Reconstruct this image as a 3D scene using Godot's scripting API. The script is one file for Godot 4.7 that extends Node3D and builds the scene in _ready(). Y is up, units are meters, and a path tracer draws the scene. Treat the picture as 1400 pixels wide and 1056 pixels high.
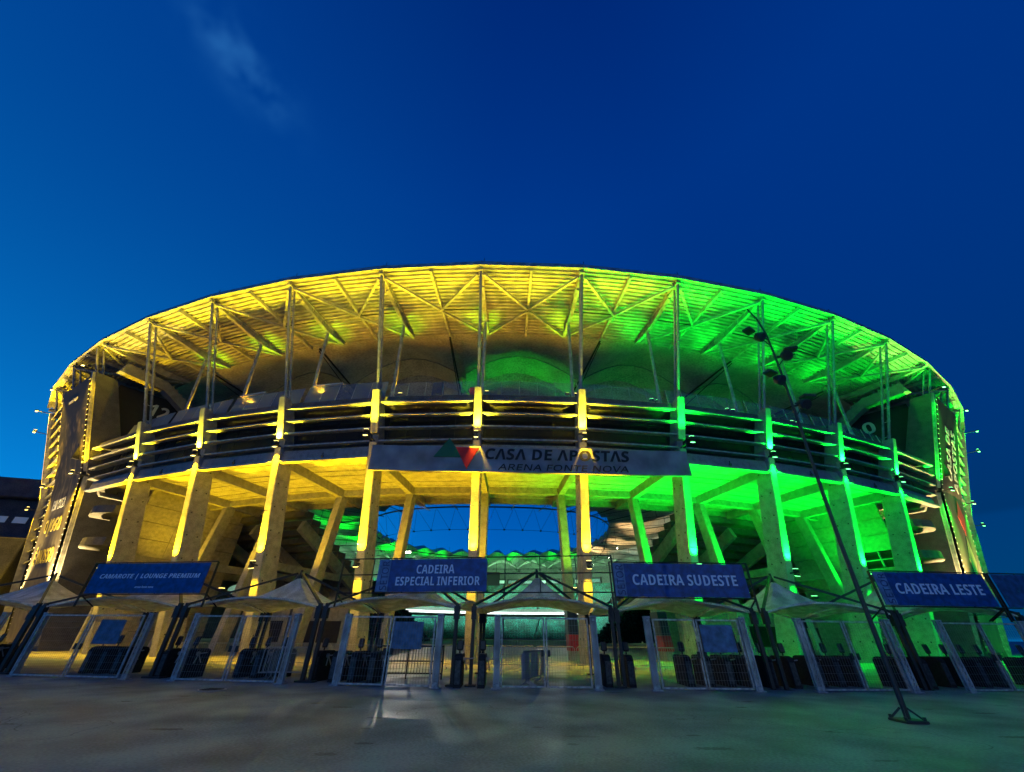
extends Node3D
# A football stadium at dusk, lit yellow and green, seen from the entrance plaza.

const CENTRE := Vector3(0, 0, -117.0)      # middle of the round outer wall
const STEP := 0.0925793                    # angle between two columns of the facade
const FIRST := -0.0279103                  # angle of column 0

var mats := {}
var counts := {}
var stadium: Node3D


class Shape:
	var st := SurfaceTool.new()
	var flat := true

	func _init() -> void:
		st.begin(Mesh.PRIMITIVE_TRIANGLES)
		st.set_smooth_group(-1)

	func smooth(on: bool) -> void:
		flat = not on
		st.set_smooth_group(0 if on else -1)

	func tri(a: Vector3, b: Vector3, c: Vector3) -> void:
		st.add_vertex(a)
		st.add_vertex(b)
		st.add_vertex(c)

	func quad(a: Vector3, b: Vector3, c: Vector3, d: Vector3) -> void:   # clockwise from the front
		tri(a, b, c)
		tri(a, c, d)

	func quad_uv(a: Vector3, b: Vector3, c: Vector3, d: Vector3) -> void:   # a top left, b top right, c bottom right, d bottom left
		var p := [a, b, c, a, c, d]
		var u := [Vector2(0, 0), Vector2(1, 0), Vector2(1, 1), Vector2(0, 0), Vector2(1, 1), Vector2(0, 1)]
		for i in 6:
			st.set_uv(u[i])
			st.add_vertex(p[i])

	func loft(rings: Array, rounded := false, capped := true) -> void:
		var first: PackedVector3Array = rings[0]
		var last: PackedVector3Array = rings[rings.size() - 1]
		var n := first.size()
		var m0 := Vector3.ZERO
		var m1 := Vector3.ZERO
		for p in first:
			m0 += p / n
		for p in rings[1]:
			m1 += p / n
		var area := Vector3.ZERO
		for j in n:
			area += (first[j] - m0).cross(first[(j + 1) % n] - m0)
		var turn := area.dot(m1 - m0) < 0.0
		smooth(rounded)
		for i in rings.size() - 1:
			var a: PackedVector3Array = rings[i]
			var b: PackedVector3Array = rings[i + 1]
			for j in n:
				var k := (j + 1) % n
				if turn:
					quad(a[j], a[k], b[k], b[j])
				else:
					quad(a[j], b[j], b[k], a[k])
		smooth(false)
		if capped:
			for j in range(1, n - 1):
				if turn:
					tri(first[0], first[j + 1], first[j])
					tri(last[0], last[j], last[j + 1])
				else:
					tri(first[0], first[j], first[j + 1])
					tri(last[0], last[j + 1], last[j])

	func box(at: Vector3, size: Vector3, turn := Basis(), c := 0.0) -> void:
		var h := size / 2
		var rings := []
		if c <= 0.0:
			for y in [-h.y, h.y]:
				rings.append(PackedVector3Array([at + turn * Vector3(-h.x, y, h.z), at + turn * Vector3(h.x, y, h.z), at + turn * Vector3(h.x, y, -h.z), at + turn * Vector3(-h.x, y, -h.z)]))
		else:
			for s in [[-h.y, c], [-h.y + c, 0.0], [h.y - c, 0.0], [h.y, c]]:
				var r := PackedVector3Array()
				var x: float = h.x - s[1]
				var z: float = h.z - s[1]
				for q in [[-x + c, z], [x - c, z], [x, z - c], [x, -z + c], [x - c, -z], [-x + c, -z], [-x, -z + c], [-x, z - c]]:
					r.append(at + turn * Vector3(q[0], s[0], q[1]))
				rings.append(r)
		loft(rings)

	func section(a: Vector3, b: Vector3, w: float, h: float, up: Vector3) -> Array:
		var d := (b - a).normalized()
		var s := d.cross(up).normalized()
		var u := s.cross(d)
		var out := []
		for p in [a, b]:
			out.append(PackedVector3Array([p - s * w / 2 - u * h / 2, p + s * w / 2 - u * h / 2, p + s * w / 2 + u * h / 2, p - s * w / 2 + u * h / 2]))
		return out

	func bar(a: Vector3, b: Vector3, w: float, h: float, up := Vector3.UP) -> void:
		if absf((b - a).normalized().dot(up)) > 0.99:
			up = Vector3(0, 0, 1)
		loft(section(a, b, w, h, up))

	func ring(at: Vector3, axis: Vector3, r: float, n: int) -> PackedVector3Array:
		var x := axis.cross(Vector3(0.31, 0.2, 0.93)).normalized()
		if absf(axis.normalized().dot(Vector3(0.31, 0.2, 0.93).normalized())) > 0.97:
			x = axis.cross(Vector3.RIGHT).normalized()
		var y := axis.normalized().cross(x)
		var out := PackedVector3Array()
		for i in n:
			var t := TAU * i / n
			out.append(at + (x * cos(t) + y * sin(t)) * r)
		return out

	func tube(a: Vector3, b: Vector3, r: float, r2 := -1.0, n := 8) -> void:
		var d := b - a
		loft([ring(a, d, r, n), ring(b, d, r if r2 < 0.0 else r2, n)], true)

	func path(points: Array, r: float, n := 6) -> void:
		var rings := []
		for i in points.size():
			var d: Vector3 = points[mini(i + 1, points.size() - 1)] - points[maxi(i - 1, 0)]
			rings.append(ring(points[i], d, r, n))
		loft(rings, true)

	func done() -> ArrayMesh:
		st.generate_normals()
		return st.commit()


# ---------------------------------------------------------------- helpers
func ang(k: float) -> float:
	return FIRST + k * STEP


func polar(k: float, r: float, h: float) -> Vector3:          # a point of the facade, from the stadium's centre
	var a := ang(k)
	return Vector3(r * sin(a), h, r * cos(a))


func near(u: float, r: float, h: float) -> Vector3:           # the same in the frame of one bay, u bays along it
	return Vector3(r * sin(u * STEP), h, r * cos(u * STEP))


func at_column(k: float) -> Transform3D:
	return Transform3D(Basis(Vector3.UP, ang(k)), Vector3.ZERO)


func numbered(parent: Node, called: String) -> String:
	var key := str(parent.get_instance_id()) + called
	var n: int = counts.get(key, 0)
	counts[key] = n + 1
	return called if n == 0 else "%s_%03d" % [called, n]


func thing(called: String, label: String, category: String, at := Vector3.ZERO, turn := 0.0, group := "") -> Node3D:
	var o := Node3D.new()
	o.name = numbered(self, called)
	add_child(o, true)
	o.position = at
	o.rotation.y = turn
	tag(o, label, category, group)
	return o


func tag(o: Node, label: String, category: String, group := "") -> void:
	o.set_meta("label", label)
	o.set_meta("category", category)
	if group:
		o.set_meta("group", group)


func part(called: String, mesh: Mesh, m: String, parent: Node, xf := Transform3D()) -> MeshInstance3D:
	var o := MeshInstance3D.new()
	o.name = numbered(parent, called)
	o.mesh = mesh
	o.material_override = mats[m]
	parent.add_child(o, true)
	o.transform = xf
	return o


func stuff(o: Node) -> Node:
	o.set_meta("kind", "stuff")
	return o


func structure(called: String, mesh: Mesh, m: String) -> MeshInstance3D:
	var o := part(called, mesh, m, self)
	o.set_meta("kind", "structure")
	return o


func copy(o: Node3D, label: String, at: Vector3, turn: float) -> Node3D:
	var c: Node3D = o.duplicate()
	var base := String(o.name)
	c.name = numbered(self, base)
	add_child(c, true)
	c.position = at
	c.rotation.y = turn
	c.set_meta("label", label)
	return c


func spot(parent: Node, at: Vector3, towards: Vector3, color: Color, energy: float, angle: float, size := 0.12, soft := 0.8) -> void:
	var l := SpotLight3D.new()
	l.name = numbered(parent, "light")
	parent.add_child(l, true)
	var d := towards.normalized()
	var up := Vector3.UP if absf(d.y) < 0.95 else Vector3(0, 0, 1)
	l.transform = Transform3D(Basis.looking_at(d, up), at)
	l.light_color = color
	l.light_energy = energy
	l.spot_angle = angle
	l.spot_angle_attenuation = soft
	l.spot_range = 300.0
	l.spot_attenuation = 2.0
	l.light_size = size
	l.shadow_enabled = true


func lettering(text: String, width: float, height: float, depth := 0.02, slant := 0.0, bold := true) -> ArrayMesh:
	var font := SystemFont.new()
	font.font_names = PackedStringArray(["Droid Sans"])
	font.font_weight = 700 if bold else 400
	var t := TextMesh.new()
	t.text = text
	t.font = font
	t.font_size = 64
	t.pixel_size = 0.01
	t.depth = 0.05
	var s := t.surface_get_arrays(0)
	var v: PackedVector3Array = s[Mesh.ARRAY_VERTEX]
	var lo := v[0]
	var hi := v[0]
	for p in v:
		lo = lo.min(p)
		hi = hi.max(p)
	var out := PackedVector3Array()
	for p in v:
		var q := (p - (lo + hi) / 2) / (hi - lo).max(Vector3.ONE * 1e-4)
		out.append(Vector3(q.x * width + q.y * height * slant, q.y * height, q.z * depth))
	s[Mesh.ARRAY_VERTEX] = out
	var a := []
	a.resize(Mesh.ARRAY_MAX)
	a[Mesh.ARRAY_VERTEX] = out
	a[Mesh.ARRAY_NORMAL] = s[Mesh.ARRAY_NORMAL]
	a[Mesh.ARRAY_INDEX] = s[Mesh.ARRAY_INDEX]
	var m := ArrayMesh.new()
	m.add_surface_from_arrays(Mesh.PRIMITIVE_TRIANGLES, a)
	return m


# ---------------------------------------------------------------- materials
func noise_image(size: int, seed_: int, freq: float, octaves: int, lo: Color, hi: Color, contrast := 1.0) -> Image:
	var n := FastNoiseLite.new()
	n.seed = seed_
	n.frequency = freq
	n.fractal_octaves = octaves
	var g := n.get_seamless_image(size, size)
	var im := Image.create_empty(size, size, false, Image.FORMAT_RGB8)
	for y in size:
		for x in size:
			var v := clampf((g.get_pixel(x, y).r - 0.5) * contrast + 0.5, 0.0, 1.0)
			im.set_pixel(x, y, lo.lerp(hi, v))
	return im


func mixed(a: Image, b: Image) -> Image:          # a times b times two
	for y in a.get_height():
		for x in a.get_width():
			var p := a.get_pixel(x, y)
			var q := b.get_pixel(x, y)
			a.set_pixel(x, y, Color(p.r * q.r * 2.0, p.g * q.g * 2.0, p.b * q.b * 2.0))
	return a


func tex(im: Image) -> ImageTexture:
	return ImageTexture.create_from_image(im)


func mat(called: String, albedo: Color, rough := 0.7, metal := 0.0, texture: Texture2D = null, scale := 0.2, spec := 0.5) -> StandardMaterial3D:
	var m := StandardMaterial3D.new()
	m.resource_name = called
	m.albedo_color = albedo.linear_to_srgb()
	m.roughness = rough
	m.metallic = metal
	m.metallic_specular = spec
	m.cull_mode = BaseMaterial3D.CULL_DISABLED
	if texture:
		m.albedo_texture = texture
		m.uv1_triplanar = true
		m.uv1_world_triplanar = true
		m.uv1_scale = Vector3.ONE * scale
	mats[called] = m
	return m


func glow(called: String, c: Color, energy: float) -> void:
	var m := mat(called, Color(0.6, 0.6, 0.6), 0.3)
	m.emission_enabled = true
	m.emission = c
	m.emission_energy_multiplier = energy


func pane(called: String, c: Color, alpha: float, rough := 0.05) -> void:
	var m := mat(called, c, rough)
	m.albedo_color.a = alpha
	m.transparency = BaseMaterial3D.TRANSPARENCY_ALPHA


func make_materials() -> void:
	var stain := noise_image(512, 11, 0.012, 5, Color(0.80, 0.80, 0.80), Color(1, 1, 1), 1.5)
	var grain := noise_image(512, 12, 0.11, 3, Color(0.42, 0.42, 0.42), Color(0.58, 0.58, 0.58), 1.5)
	var rough_tex := tex(mixed(stain.duplicate(), grain))
	var streak := noise_image(512, 19, 0.012, 4, Color(0.7, 0.7, 0.7), Color(1, 1, 1), 1.4)
	streak.resize(512, 96, Image.INTERPOLATE_BILINEAR)
	streak.resize(512, 512, Image.INTERPOLATE_CUBIC)
	var streak_tex := tex(streak)
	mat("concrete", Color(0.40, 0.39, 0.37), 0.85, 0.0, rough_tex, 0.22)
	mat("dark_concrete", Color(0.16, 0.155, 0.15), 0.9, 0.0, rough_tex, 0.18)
	mat("soffit", Color(0.50, 0.49, 0.46), 0.8, 0.0, rough_tex, 0.15)
	mat("wall_block", Color(0.42, 0.40, 0.36), 0.9, 0.0, rough_tex, 0.3)
	mat("white_steel", Color(0.62, 0.62, 0.60), 0.45, 0.0, streak_tex, 0.2)
	mat("grey_steel", Color(0.42, 0.43, 0.45), 0.4, 0.3, streak_tex, 0.3)
	mat("deck", Color(0.62, 0.61, 0.58), 0.55, 0.0, streak_tex, 0.1)
	mat("roof_top", Color(0.45, 0.46, 0.48), 0.6, 0.0, rough_tex, 0.2)
	mat("blade", Color(0.52, 0.51, 0.49), 0.5, 0.0, streak_tex, 0.25)
	mat("dark_paint", Color(0.025, 0.027, 0.03), 0.5, 0.0, rough_tex, 0.5)
	mat("dark_pipe", Color(0.02, 0.025, 0.028), 0.45, 0.4)
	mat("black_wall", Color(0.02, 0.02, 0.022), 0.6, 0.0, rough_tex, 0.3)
	mat("seat_teal", Color(0.02, 0.26, 0.20), 0.6, 0.0, tex(mixed(noise_image(256, 5, 0.2, 2, Color(0.15, 0.15, 0.15), Color(0.95, 0.95, 0.95), 2.6), noise_image(256, 6, 0.02, 3, Color(0.35, 0.35, 0.35), Color(0.65, 0.65, 0.65), 1.8))), 0.05)
	mat("fabric_inner", Color(0.60, 0.58, 0.52), 0.7, 0.0, rough_tex, 0.05)
	mats.fabric_inner.backlight_enabled = true
	mats.fabric_inner.backlight = Color(0.25, 0.25, 0.25)
	mat("tent", Color(0.74, 0.74, 0.72), 0.55, 0.0, tex(mixed(noise_image(512, 31, 0.01, 5, Color(0.72, 0.72, 0.70), Color(1, 1, 1), 1.8), grain)), 0.3)
	mats.tent.backlight_enabled = true
	mats.tent.backlight = Color(0.5, 0.5, 0.5)
	mat("gate_post", Color(0.55, 0.56, 0.58), 0.4, 0.2, streak_tex, 0.15)
	mat("gate_frame", Color(0.52, 0.54, 0.56), 0.4, 0.4, streak_tex, 0.8)
	mat("wire", Color(0.19, 0.20, 0.21), 0.5, 0.5)
	mat("board_blue", Color(0.085, 0.21, 0.42), 0.5, 0.0, streak_tex, 0.4)
	mat("sign_blue", Color(0.004, 0.085, 0.38), 0.5, 0.0, streak_tex, 0.4)
	mat("sign_strip", Color(0.16, 0.31, 0.60), 0.5, 0.0, streak_tex, 0.4)
	mat("sign_far", Color(0.03, 0.12, 0.32), 0.5, 0.0, streak_tex, 0.4)
	mat("letter_pale", Color(0.62, 0.72, 0.95), 0.5)
	mat("letter_dark", Color(0.01, 0.03, 0.16), 0.5)
	mat("name_board", Color(0.40, 0.41, 0.45), 0.45, 0.0, streak_tex, 0.06)
	mat("letter_black", Color(0.012, 0.012, 0.014), 0.5)
	mat("logo_green", Color(0.01, 0.16, 0.06), 0.5)
	mat("logo_red", Color(0.75, 0.02, 0.015), 0.45)
	mat("red_wrap", Color(0.45, 0.012, 0.02), 0.5, 0.0, rough_tex, 0.5)
	mat("red_thing", Color(0.8, 0.02, 0.01), 0.5)
	mat("cabinet", Color(0.035, 0.038, 0.042), 0.75, 0.0, rough_tex, 1.0, 0.2)
	mat("cabinet_side", Color(0.10, 0.105, 0.11), 0.35, 0.5, streak_tex, 1.0)
	mat("black_plastic", Color(0.012, 0.012, 0.014), 0.4)
	mat("matt_black", Color(0.008, 0.008, 0.009), 0.95, 0.0, null, 0.2, 0.0)
	mat("galvanised", Color(0.34, 0.35, 0.36), 0.4, 0.5)
	mat("lamp_body", Color(0.06, 0.06, 0.065), 0.5, 0.3)
	mat("pitch_green", Color(0.03, 0.10, 0.03), 0.9, 0.0, rough_tex, 0.1)
	mat("white_paint", Color(0.7, 0.7, 0.7), 0.6)
	mat("letter_white", Color(0.75, 0.75, 0.72), 0.6)
	mat("letter_yellow", Color(0.75, 0.62, 0.12), 0.6)
	mat("logo_pink", Color(0.8, 0.10, 0.06), 0.6)
	mat("logo_lime", Color(0.62, 0.62, 0.25), 0.6)
	mat("city_wall", Color(0.14, 0.14, 0.15), 0.9, 0.0, rough_tex, 0.1)
	mat("city_roof", Color(0.16, 0.16, 0.17), 0.9, 0.0, rough_tex, 0.1)
	mat("city_pale", Color(0.10, 0.10, 0.10), 0.9, 0.0, rough_tex, 0.1)
	pane("clear_glass", Color(0.75, 0.85, 0.9), 0.08)
	mats.clear_glass.metallic_specular = 0.2
	pane("blue_glass", Color(0.16, 0.22, 0.30), 0.55, 0.3)
	pane("frosted", Color(0.24, 0.30, 0.33), 0.7, 0.5)
	glow("lens_yellow", Color(1.0, 0.88, 0.45), 6.0)
	glow("lens_green", Color(0.45, 1.0, 0.6), 5.0)
	glow("lens_lime", Color(0.75, 1.0, 0.35), 3.0)
	glow("lens_street", Color(0.85, 0.95, 1.0), 8.0)
	glow("lens_white", Color(1.0, 0.96, 0.88), 30.0)
	glow("led_white", Color(0.95, 0.85, 0.95), 1.4)
	glow("window_lit", Color(0.75, 0.85, 1.0), 0.10)
	# the plaza: worn asphalt with fine grit, wide patches, oil spots and tyre-dark streaks
	var patch := noise_image(1024, 41, 0.006, 6, Color(0.68, 0.68, 0.69), Color(1, 1, 0.99), 1.5)
	var grit := noise_image(1024, 42, 0.25, 2, Color(0.42, 0.42, 0.42), Color(0.58, 0.58, 0.58), 1.5)
	mixed(patch, grit)
	var rng := RandomNumberGenerator.new()
	rng.seed = 7
	for i in 90:
		var c := Vector2(rng.randf() * 1024, rng.randf() * 1024)
		var r := rng.randf_range(1.5, 7.0)
		var flatn := rng.randf_range(0.25, 0.8)
		var dark := rng.randf_range(0.6, 0.85)
		for y in range(int(-r), int(r) + 1):
			for x in range(int(-r / flatn), int(r / flatn) + 1):
				var d := sqrt(pow(x * flatn, 2) + y * y) / r + 0.35 * sin(x * 0.7 + i) * sin(y * 0.9)
				if d < 1.0:
					var px := posmod(int(c.x) + x, 1024)
					var py := posmod(int(c.y) + y, 1024)
					patch.set_pixel(px, py, patch.get_pixel(px, py) * dark)
	for i in 9:
		var c := Vector2(rng.randf() * 1024, rng.randf() * 1024)
		var a := rng.randf() * TAU
		for step in rng.randi_range(120, 420):
			a += rng.randf_range(-0.28, 0.28)
			c += Vector2(cos(a), sin(a))
			var px := posmod(int(c.x), 1024)
			var py := posmod(int(c.y), 1024)
			patch.set_pixel(px, py, patch.get_pixel(px, py) * 0.45)
	var g := mat("plaza", Color(0.25, 0.32, 0.35), 0.7, 0.0, tex(patch), 0.06)
	g.roughness_texture = tex(noise_image(512, 44, 0.012, 4, Color(0.7, 0.7, 0.7), Color(1, 1, 1), 1.6))
	g.heightmap_enabled = false
	mat("inner_floor", Color(0.36, 0.35, 0.33), 0.6, 0.0, rough_tex, 0.12)


# ---------------------------------------------------------------- sky
func make_sky() -> Sky:
	var w := 1024
	var h := 512
	var im := Image.create_empty(w, h, false, Image.FORMAT_RGBF)
	var cloud := FastNoiseLite.new()
	cloud.seed = 3
	cloud.frequency = 1.0
	cloud.fractal_octaves = 6
	for y in h:
		var el := PI / 2 - (y + 0.5) / h * PI
		for x in w:
			var az := (x + 0.5) / w * TAU                       # 0 ahead, growing to the right
			var e := maxf(el, 0.0)
			var side := sin(az)                                  # -1 in the west, where the sun went down on the left
			var d := Vector3(side * cos(e), sin(e), -cos(az) * cos(e))
			var lift := clampf((1.40 - e) / 0.44, 0.0, 1.0)
			var high := Color(0.0, lerpf(0.020, 0.033, lift), lerpf(0.175, 0.24, lift))
			var west := cos(az + 1.22)                             # one towards the afterglow on the left
			var low := Color(0.0, 0.178, 0.687)
			low = low.lerp(Color(0.003, 0.40, 1.08), smoothstep(0.0, 1.0, (west - 0.34) / 0.6)) if west > 0.34 else low.lerp(Color(0.0, 0.038, 0.085), smoothstep(0.0, 1.0, (0.34 - west) / 0.72))
			var c := high.lerp(low, exp(-e / 0.314))
			if el > 0.1:
				# thin wisps high on the left
				var p := d / maxf(d.y, 0.12)
				var wisp := cloud.get_noise_3d(p.x * 3.4 + p.z * 1.2, p.z * 2.6, 4.0) * 0.7 + cloud.get_noise_3d(p.x * 13.0, p.z * 10.0, 9.0) * 0.75
				var where := cloud.get_noise_3d(p.x * 0.9 + 2.7, p.z * 0.9 - 1.2, 20.0)
				var mask := exp(-pow((p.x + 0.57 + 0.22 * (p.z + 0.32)) / 0.055, 2) - pow((p.z + 0.31) / 0.095, 2))
				var amount := clampf(wisp + 0.14, 0.0, 0.7) * mask * (0.75 + 0.5 * where)
				c = c.lerp(Color(0.03, 0.20, 0.55), clampf(amount * 1.15, 0.0, 0.6))
			im.set_pixel(x, y, c)
	var m := PanoramaSkyMaterial.new()
	m.panorama = ImageTexture.create_from_image(im)
	var s := Sky.new()
	s.sky_material = m
	return s


# ---------------------------------------------------------------- lamps
const YELLOW := Color(1.0, 0.80, 0.06)
const GREEN := Color(0.02, 1.0, 0.16)
const LIME := Color(0.62, 1.0, 0.04)
const AMBER := Color(1.0, 0.76, 0.09)
const WHITE := Color(1.0, 0.96, 0.90)


func lamp_head(t: Node3D, at: Vector3, towards: Vector3, size: float, lens: String) -> void:
	var d := towards.normalized()
	var b := Basis.looking_at(d, Vector3.UP if absf(d.y) < 0.9 else Vector3(0, 0, 1))
	var s := Shape.new()
	s.box(Vector3(0, 0, size * 0.22), Vector3(size, size * 0.8, size * 0.4), Basis(), size * 0.06)
	for i in 4:
		s.box(Vector3(size * (i - 1.5) * 0.22, 0, size * 0.46), Vector3(size * 0.05, size * 0.66, size * 0.12))
	part("housing", s.done(), "lamp_body", t, Transform3D(b, at))
	s = Shape.new()
	s.box(Vector3(0, 0, -0.004), Vector3(size * 0.84, size * 0.64, 0.03))
	part("lens", s.done(), lens, t, Transform3D(b, at))


# ---------------------------------------------------------------- scene
func _ready() -> void:
	var cam := Camera3D.new()
	cam.name = "camera"
	add_child(cam)
	var pitch := 0.5739632
	var yaw := 0.0070289
	var roll := 0.0108252
	var f := Vector3(sin(yaw) * cos(pitch), sin(pitch), -cos(yaw) * cos(pitch))
	var r := Vector3(cos(yaw), 0, sin(yaw))
	var u := r.cross(f)
	cam.transform = Transform3D(Basis(r * cos(roll) + u * sin(roll), u * cos(roll) - r * sin(roll), -f), Vector3(0, 1.6, 0))
	cam.fov = 90.15
	cam.near = 0.05
	cam.far = 2000.0
	cam.current = true

	var env := Environment.new()
	env.background_mode = Environment.BG_SKY
	env.sky = make_sky()
	env.background_energy_multiplier = 1.0
	env.tonemap_mode = Environment.TONE_MAPPER_LINEAR
	env.tonemap_exposure = 1.0
	env.sdfgi_enabled = true
	env.ssao_enabled = true
	env.ssil_enabled = true
	var we := WorldEnvironment.new()
	we.name = "environment"
	we.environment = env
	add_child(we)

	make_materials()
	ground()
	build_stadium()
	far_city()
	facade_lamps()
	name_board()
	banners()
	plaza()


func ground() -> void:
	var s := Shape.new()
	s.quad(Vector3(-900, 0, -900), Vector3(900, 0, -900), Vector3(900, 0, 300), Vector3(-900, 0, 300))
	structure("plaza_ground", s.done(), "plaza")
	# the paler concourse floor inside the gates
	s = Shape.new()
	var n := 40
	for i in n:
		var a0 := lerpf(-0.75, 0.75, float(i) / n)
		var a1 := lerpf(-0.75, 0.75, float(i + 1) / n)
		s.quad(CENTRE + Vector3(46 * sin(a0), 0.006, 46 * cos(a0)), CENTRE + Vector3(46 * sin(a1), 0.006, 46 * cos(a1)), CENTRE + Vector3(90.6 * sin(a1), 0.006, 90.6 * cos(a1)), CENTRE + Vector3(90.6 * sin(a0), 0.006, 90.6 * cos(a0)))
	structure("concourse_floor", s.done(), "inner_floor")
	s = Shape.new()
	for i in 64:
		var a0 := TAU * i / 64
		var a1 := TAU * (i + 1) / 64
		s.tri(CENTRE + Vector3(0, 0.012, 0), CENTRE + Vector3(44 * sin(a1), 0.012, 44 * cos(a1)), CENTRE + Vector3(44 * sin(a0), 0.012, 44 * cos(a0)))
	structure("pitch", s.done(), "pitch_green")


func rect_ring(y: float, front: float, depth: float, w: float, c: float) -> PackedVector3Array:
	var x := w / 2
	var back := front - depth
	var out := PackedVector3Array()
	for q in [[-x + c, front], [x - c, front], [x, front - c], [x, back + c], [x - c, back], [-x + c, back], [-x, back + c], [-x, front - c]]:
		out.append(Vector3(q[0], y, q[1]))
	return out


func radial_box(u0: float, u1: float, r0: float, r1: float, h0: float, h1: float) -> ArrayMesh:
	var s := Shape.new()
	s.loft([PackedVector3Array([near(u0, r0, h0), near(u1, r0, h0), near(u1, r1, h0), near(u0, r1, h0)]), PackedVector3Array([near(u0, r0, h1), near(u1, r0, h1), near(u1, r1, h1), near(u0, r1, h1)])])
	return s.done()


func build_stadium() -> void:
	stadium = thing("stadium", "large round concrete stadium with a wide flat roof, lit yellow and green", "stadium", CENTRE)
	var s: Shape
	# columns of the facade with their fins
	s = Shape.new()
	for j in 6:          # cast in lifts, with a recessed joint between each two
		var h0 := 14.35 * j / 6.0
		var h1 := 14.35 * (j + 1) / 6.0 - 0.035
		var lift := func(h: float, inset: float) -> PackedVector3Array:
			return rect_ring(h, 86.2 + 3.35 * h / 14.35 - inset, lerpf(1.95, 1.55, h / 14.35) - inset * 2, lerpf(0.68, 0.62, h / 14.35) - inset * 2, 0.05)
		s.loft([lift.call(h0, 0.0), lift.call(h1, 0.0)])
		s.loft([lift.call(h1, 0.03), lift.call(h1 + 0.035, 0.03)])
	s.loft([rect_ring(14.36, 89.2, 1.15, 0.5, 0.03), rect_ring(15.05, 89.35, 1.15, 0.5, 0.03)])
	var column := s.done()
	s = Shape.new()
	s.loft([rect_ring(15.06, 89.75, 1.5, 0.62, 0.05), rect_ring(17.6, 90.7, 1.3, 0.62, 0.05), rect_ring(18.35, 90.95, 0.8, 0.6, 0.05)])
	var fin := s.done()
	s = Shape.new()
	for j in 8:
		var h := 1.4 + j * 1.7
		for side in [-1, 1]:
			for q in [0.35, 1.25]:
				var front := 86.2 + h / 14.35 * 3.35
				s.tube(Vector3(side * 0.31, h, front - q), Vector3(side * 0.355, h, front - q), 0.06, -1, 6)
	var anchors := s.done()
	for k in range(-4, 6):
		var c := part("front_column", column, "concrete", stadium, at_column(k))
		part("fin", fin, "concrete", c)
		stuff(part("anchor_hole", anchors, "dark_paint", c))
	# raking columns behind
	s = Shape.new()
	s.loft([rect_ring(0, 81.75, 1.15, 0.74, 0.05), rect_ring(13.2, 80.1, 1.05, 0.7, 0.05)])
	var rear := s.done()
	s = Shape.new()
	s.loft([rect_ring(0.62, 81.73, 1.26, 0.80, 0.02), rect_ring(1.66, 81.60, 1.26, 0.80, 0.02)])
	var wrap_red := s.done()
	s = Shape.new()
	s.loft([rect_ring(1.67, 81.60, 1.26, 0.80, 0.02), rect_ring(3.3, 81.40, 1.26, 0.80, 0.02)])
	var wrap_black := s.done()
	for k in range(-6, 8):
		var c := part("rear_column", rear, "concrete", stadium, at_column(k))
		if k == 1 or k == 2:
			part("red_wrap", wrap_red, "red_wrap", c).set_meta("label", "red padding round the foot of the rear column")
			part("black_wrap", wrap_black, "black_plastic", c).set_meta("label", "black padding round the foot of the rear column")
	# the concourse slab: planks below, beams, ring beam, terrace
	s = Shape.new()
	s.loft([PackedVector3Array([Vector3(-0.28, 13.05, 88.0), Vector3(0.28, 13.05, 88.0), Vector3(0.28, 13.05, 75.9), Vector3(-0.28, 13.05, 75.9)]), PackedVector3Array([Vector3(-0.28, 13.88, 88.6), Vector3(0.28, 13.88, 88.6), Vector3(0.28, 13.88, 75.9), Vector3(-0.28, 13.88, 75.9)])])
	var radial_beam := s.done()
	var secondary := radial_box(0.036, 0.964, 79.4, 79.9, 13.2, 13.86)
	var inner_beam := radial_box(0.036, 0.964, 75.7, 76.1, 13.3, 13.86)
	var ring_beam := radial_box(0.04, 0.96, 88.62, 89.1, 13.25, 14.15)
	var lip := radial_box(0.04, 0.96, 88.9, 89.4, 13.1, 13.245)
	var terrace := radial_box(0.0, 1.0, 75.7, 90.0, 17.75, 18.2)
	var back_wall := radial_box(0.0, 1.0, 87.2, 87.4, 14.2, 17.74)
	var slab := radial_box(0.0, 1.0, 75.72, 88.6, 13.98, 14.19)
	for k in range(-6, 8):
		part("radial_beam", radial_beam, "concrete", stadium, at_column(k))
	var planks := []
	for i in 11:
		planks.append(radial_box(0.0, 1.0, 75.75 + i * 1.17, 75.75 + i * 1.17 + 1.06, 13.80 + (i % 3) * 0.012, 13.97))
	for k in range(-7, 8):
		for i in 11:
			part("soffit_plank", planks[i], "soffit", stadium, at_column(k))
		part("floor_slab", slab, "dark_concrete", stadium, at_column(k))
		part("secondary_beam", secondary, "concrete", stadium, at_column(k))
		part("inner_beam", inner_beam, "concrete", stadium, at_column(k))
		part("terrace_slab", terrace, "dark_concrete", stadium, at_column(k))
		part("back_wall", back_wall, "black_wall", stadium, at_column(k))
		if k >= -5 and k <= 5:
			part("ring_beam", ring_beam, "concrete", stadium, at_column(k))
			part("ring_lip", lip, "blade", stadium, at_column(k))
	# horizontal blades between the fins, the railing behind them
	var blades := []
	for i in 4:
		var h := 14.42 + i * 0.99
		var rf := 89.62 + (h - 15.0) * 0.33
		s = Shape.new()
		var a0 := near(0.045, rf, h)
		var a1 := near(0.955, rf, h)
		var b0 := near(0.085, rf - 0.62, h + 0.1)
		var b1 := near(0.915, rf - 0.62, h + 0.1)
		var up := Vector3.UP * 0.09
		s.loft([PackedVector3Array([a0, a1, b1, b0]), PackedVector3Array([a0 + up * 1.4, a1 + up * 1.4, b1 + up, b0 + up])])
		blades.append(s.done())
	s = Shape.new()
	for v in [0.06, 0.25, 0.5, 0.75, 0.94]:
		s.bar(near(v, 88.35, 14.2), near(v, 88.35, 17.74), 0.09 if v == 0.5 else 0.05, 0.05)
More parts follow.
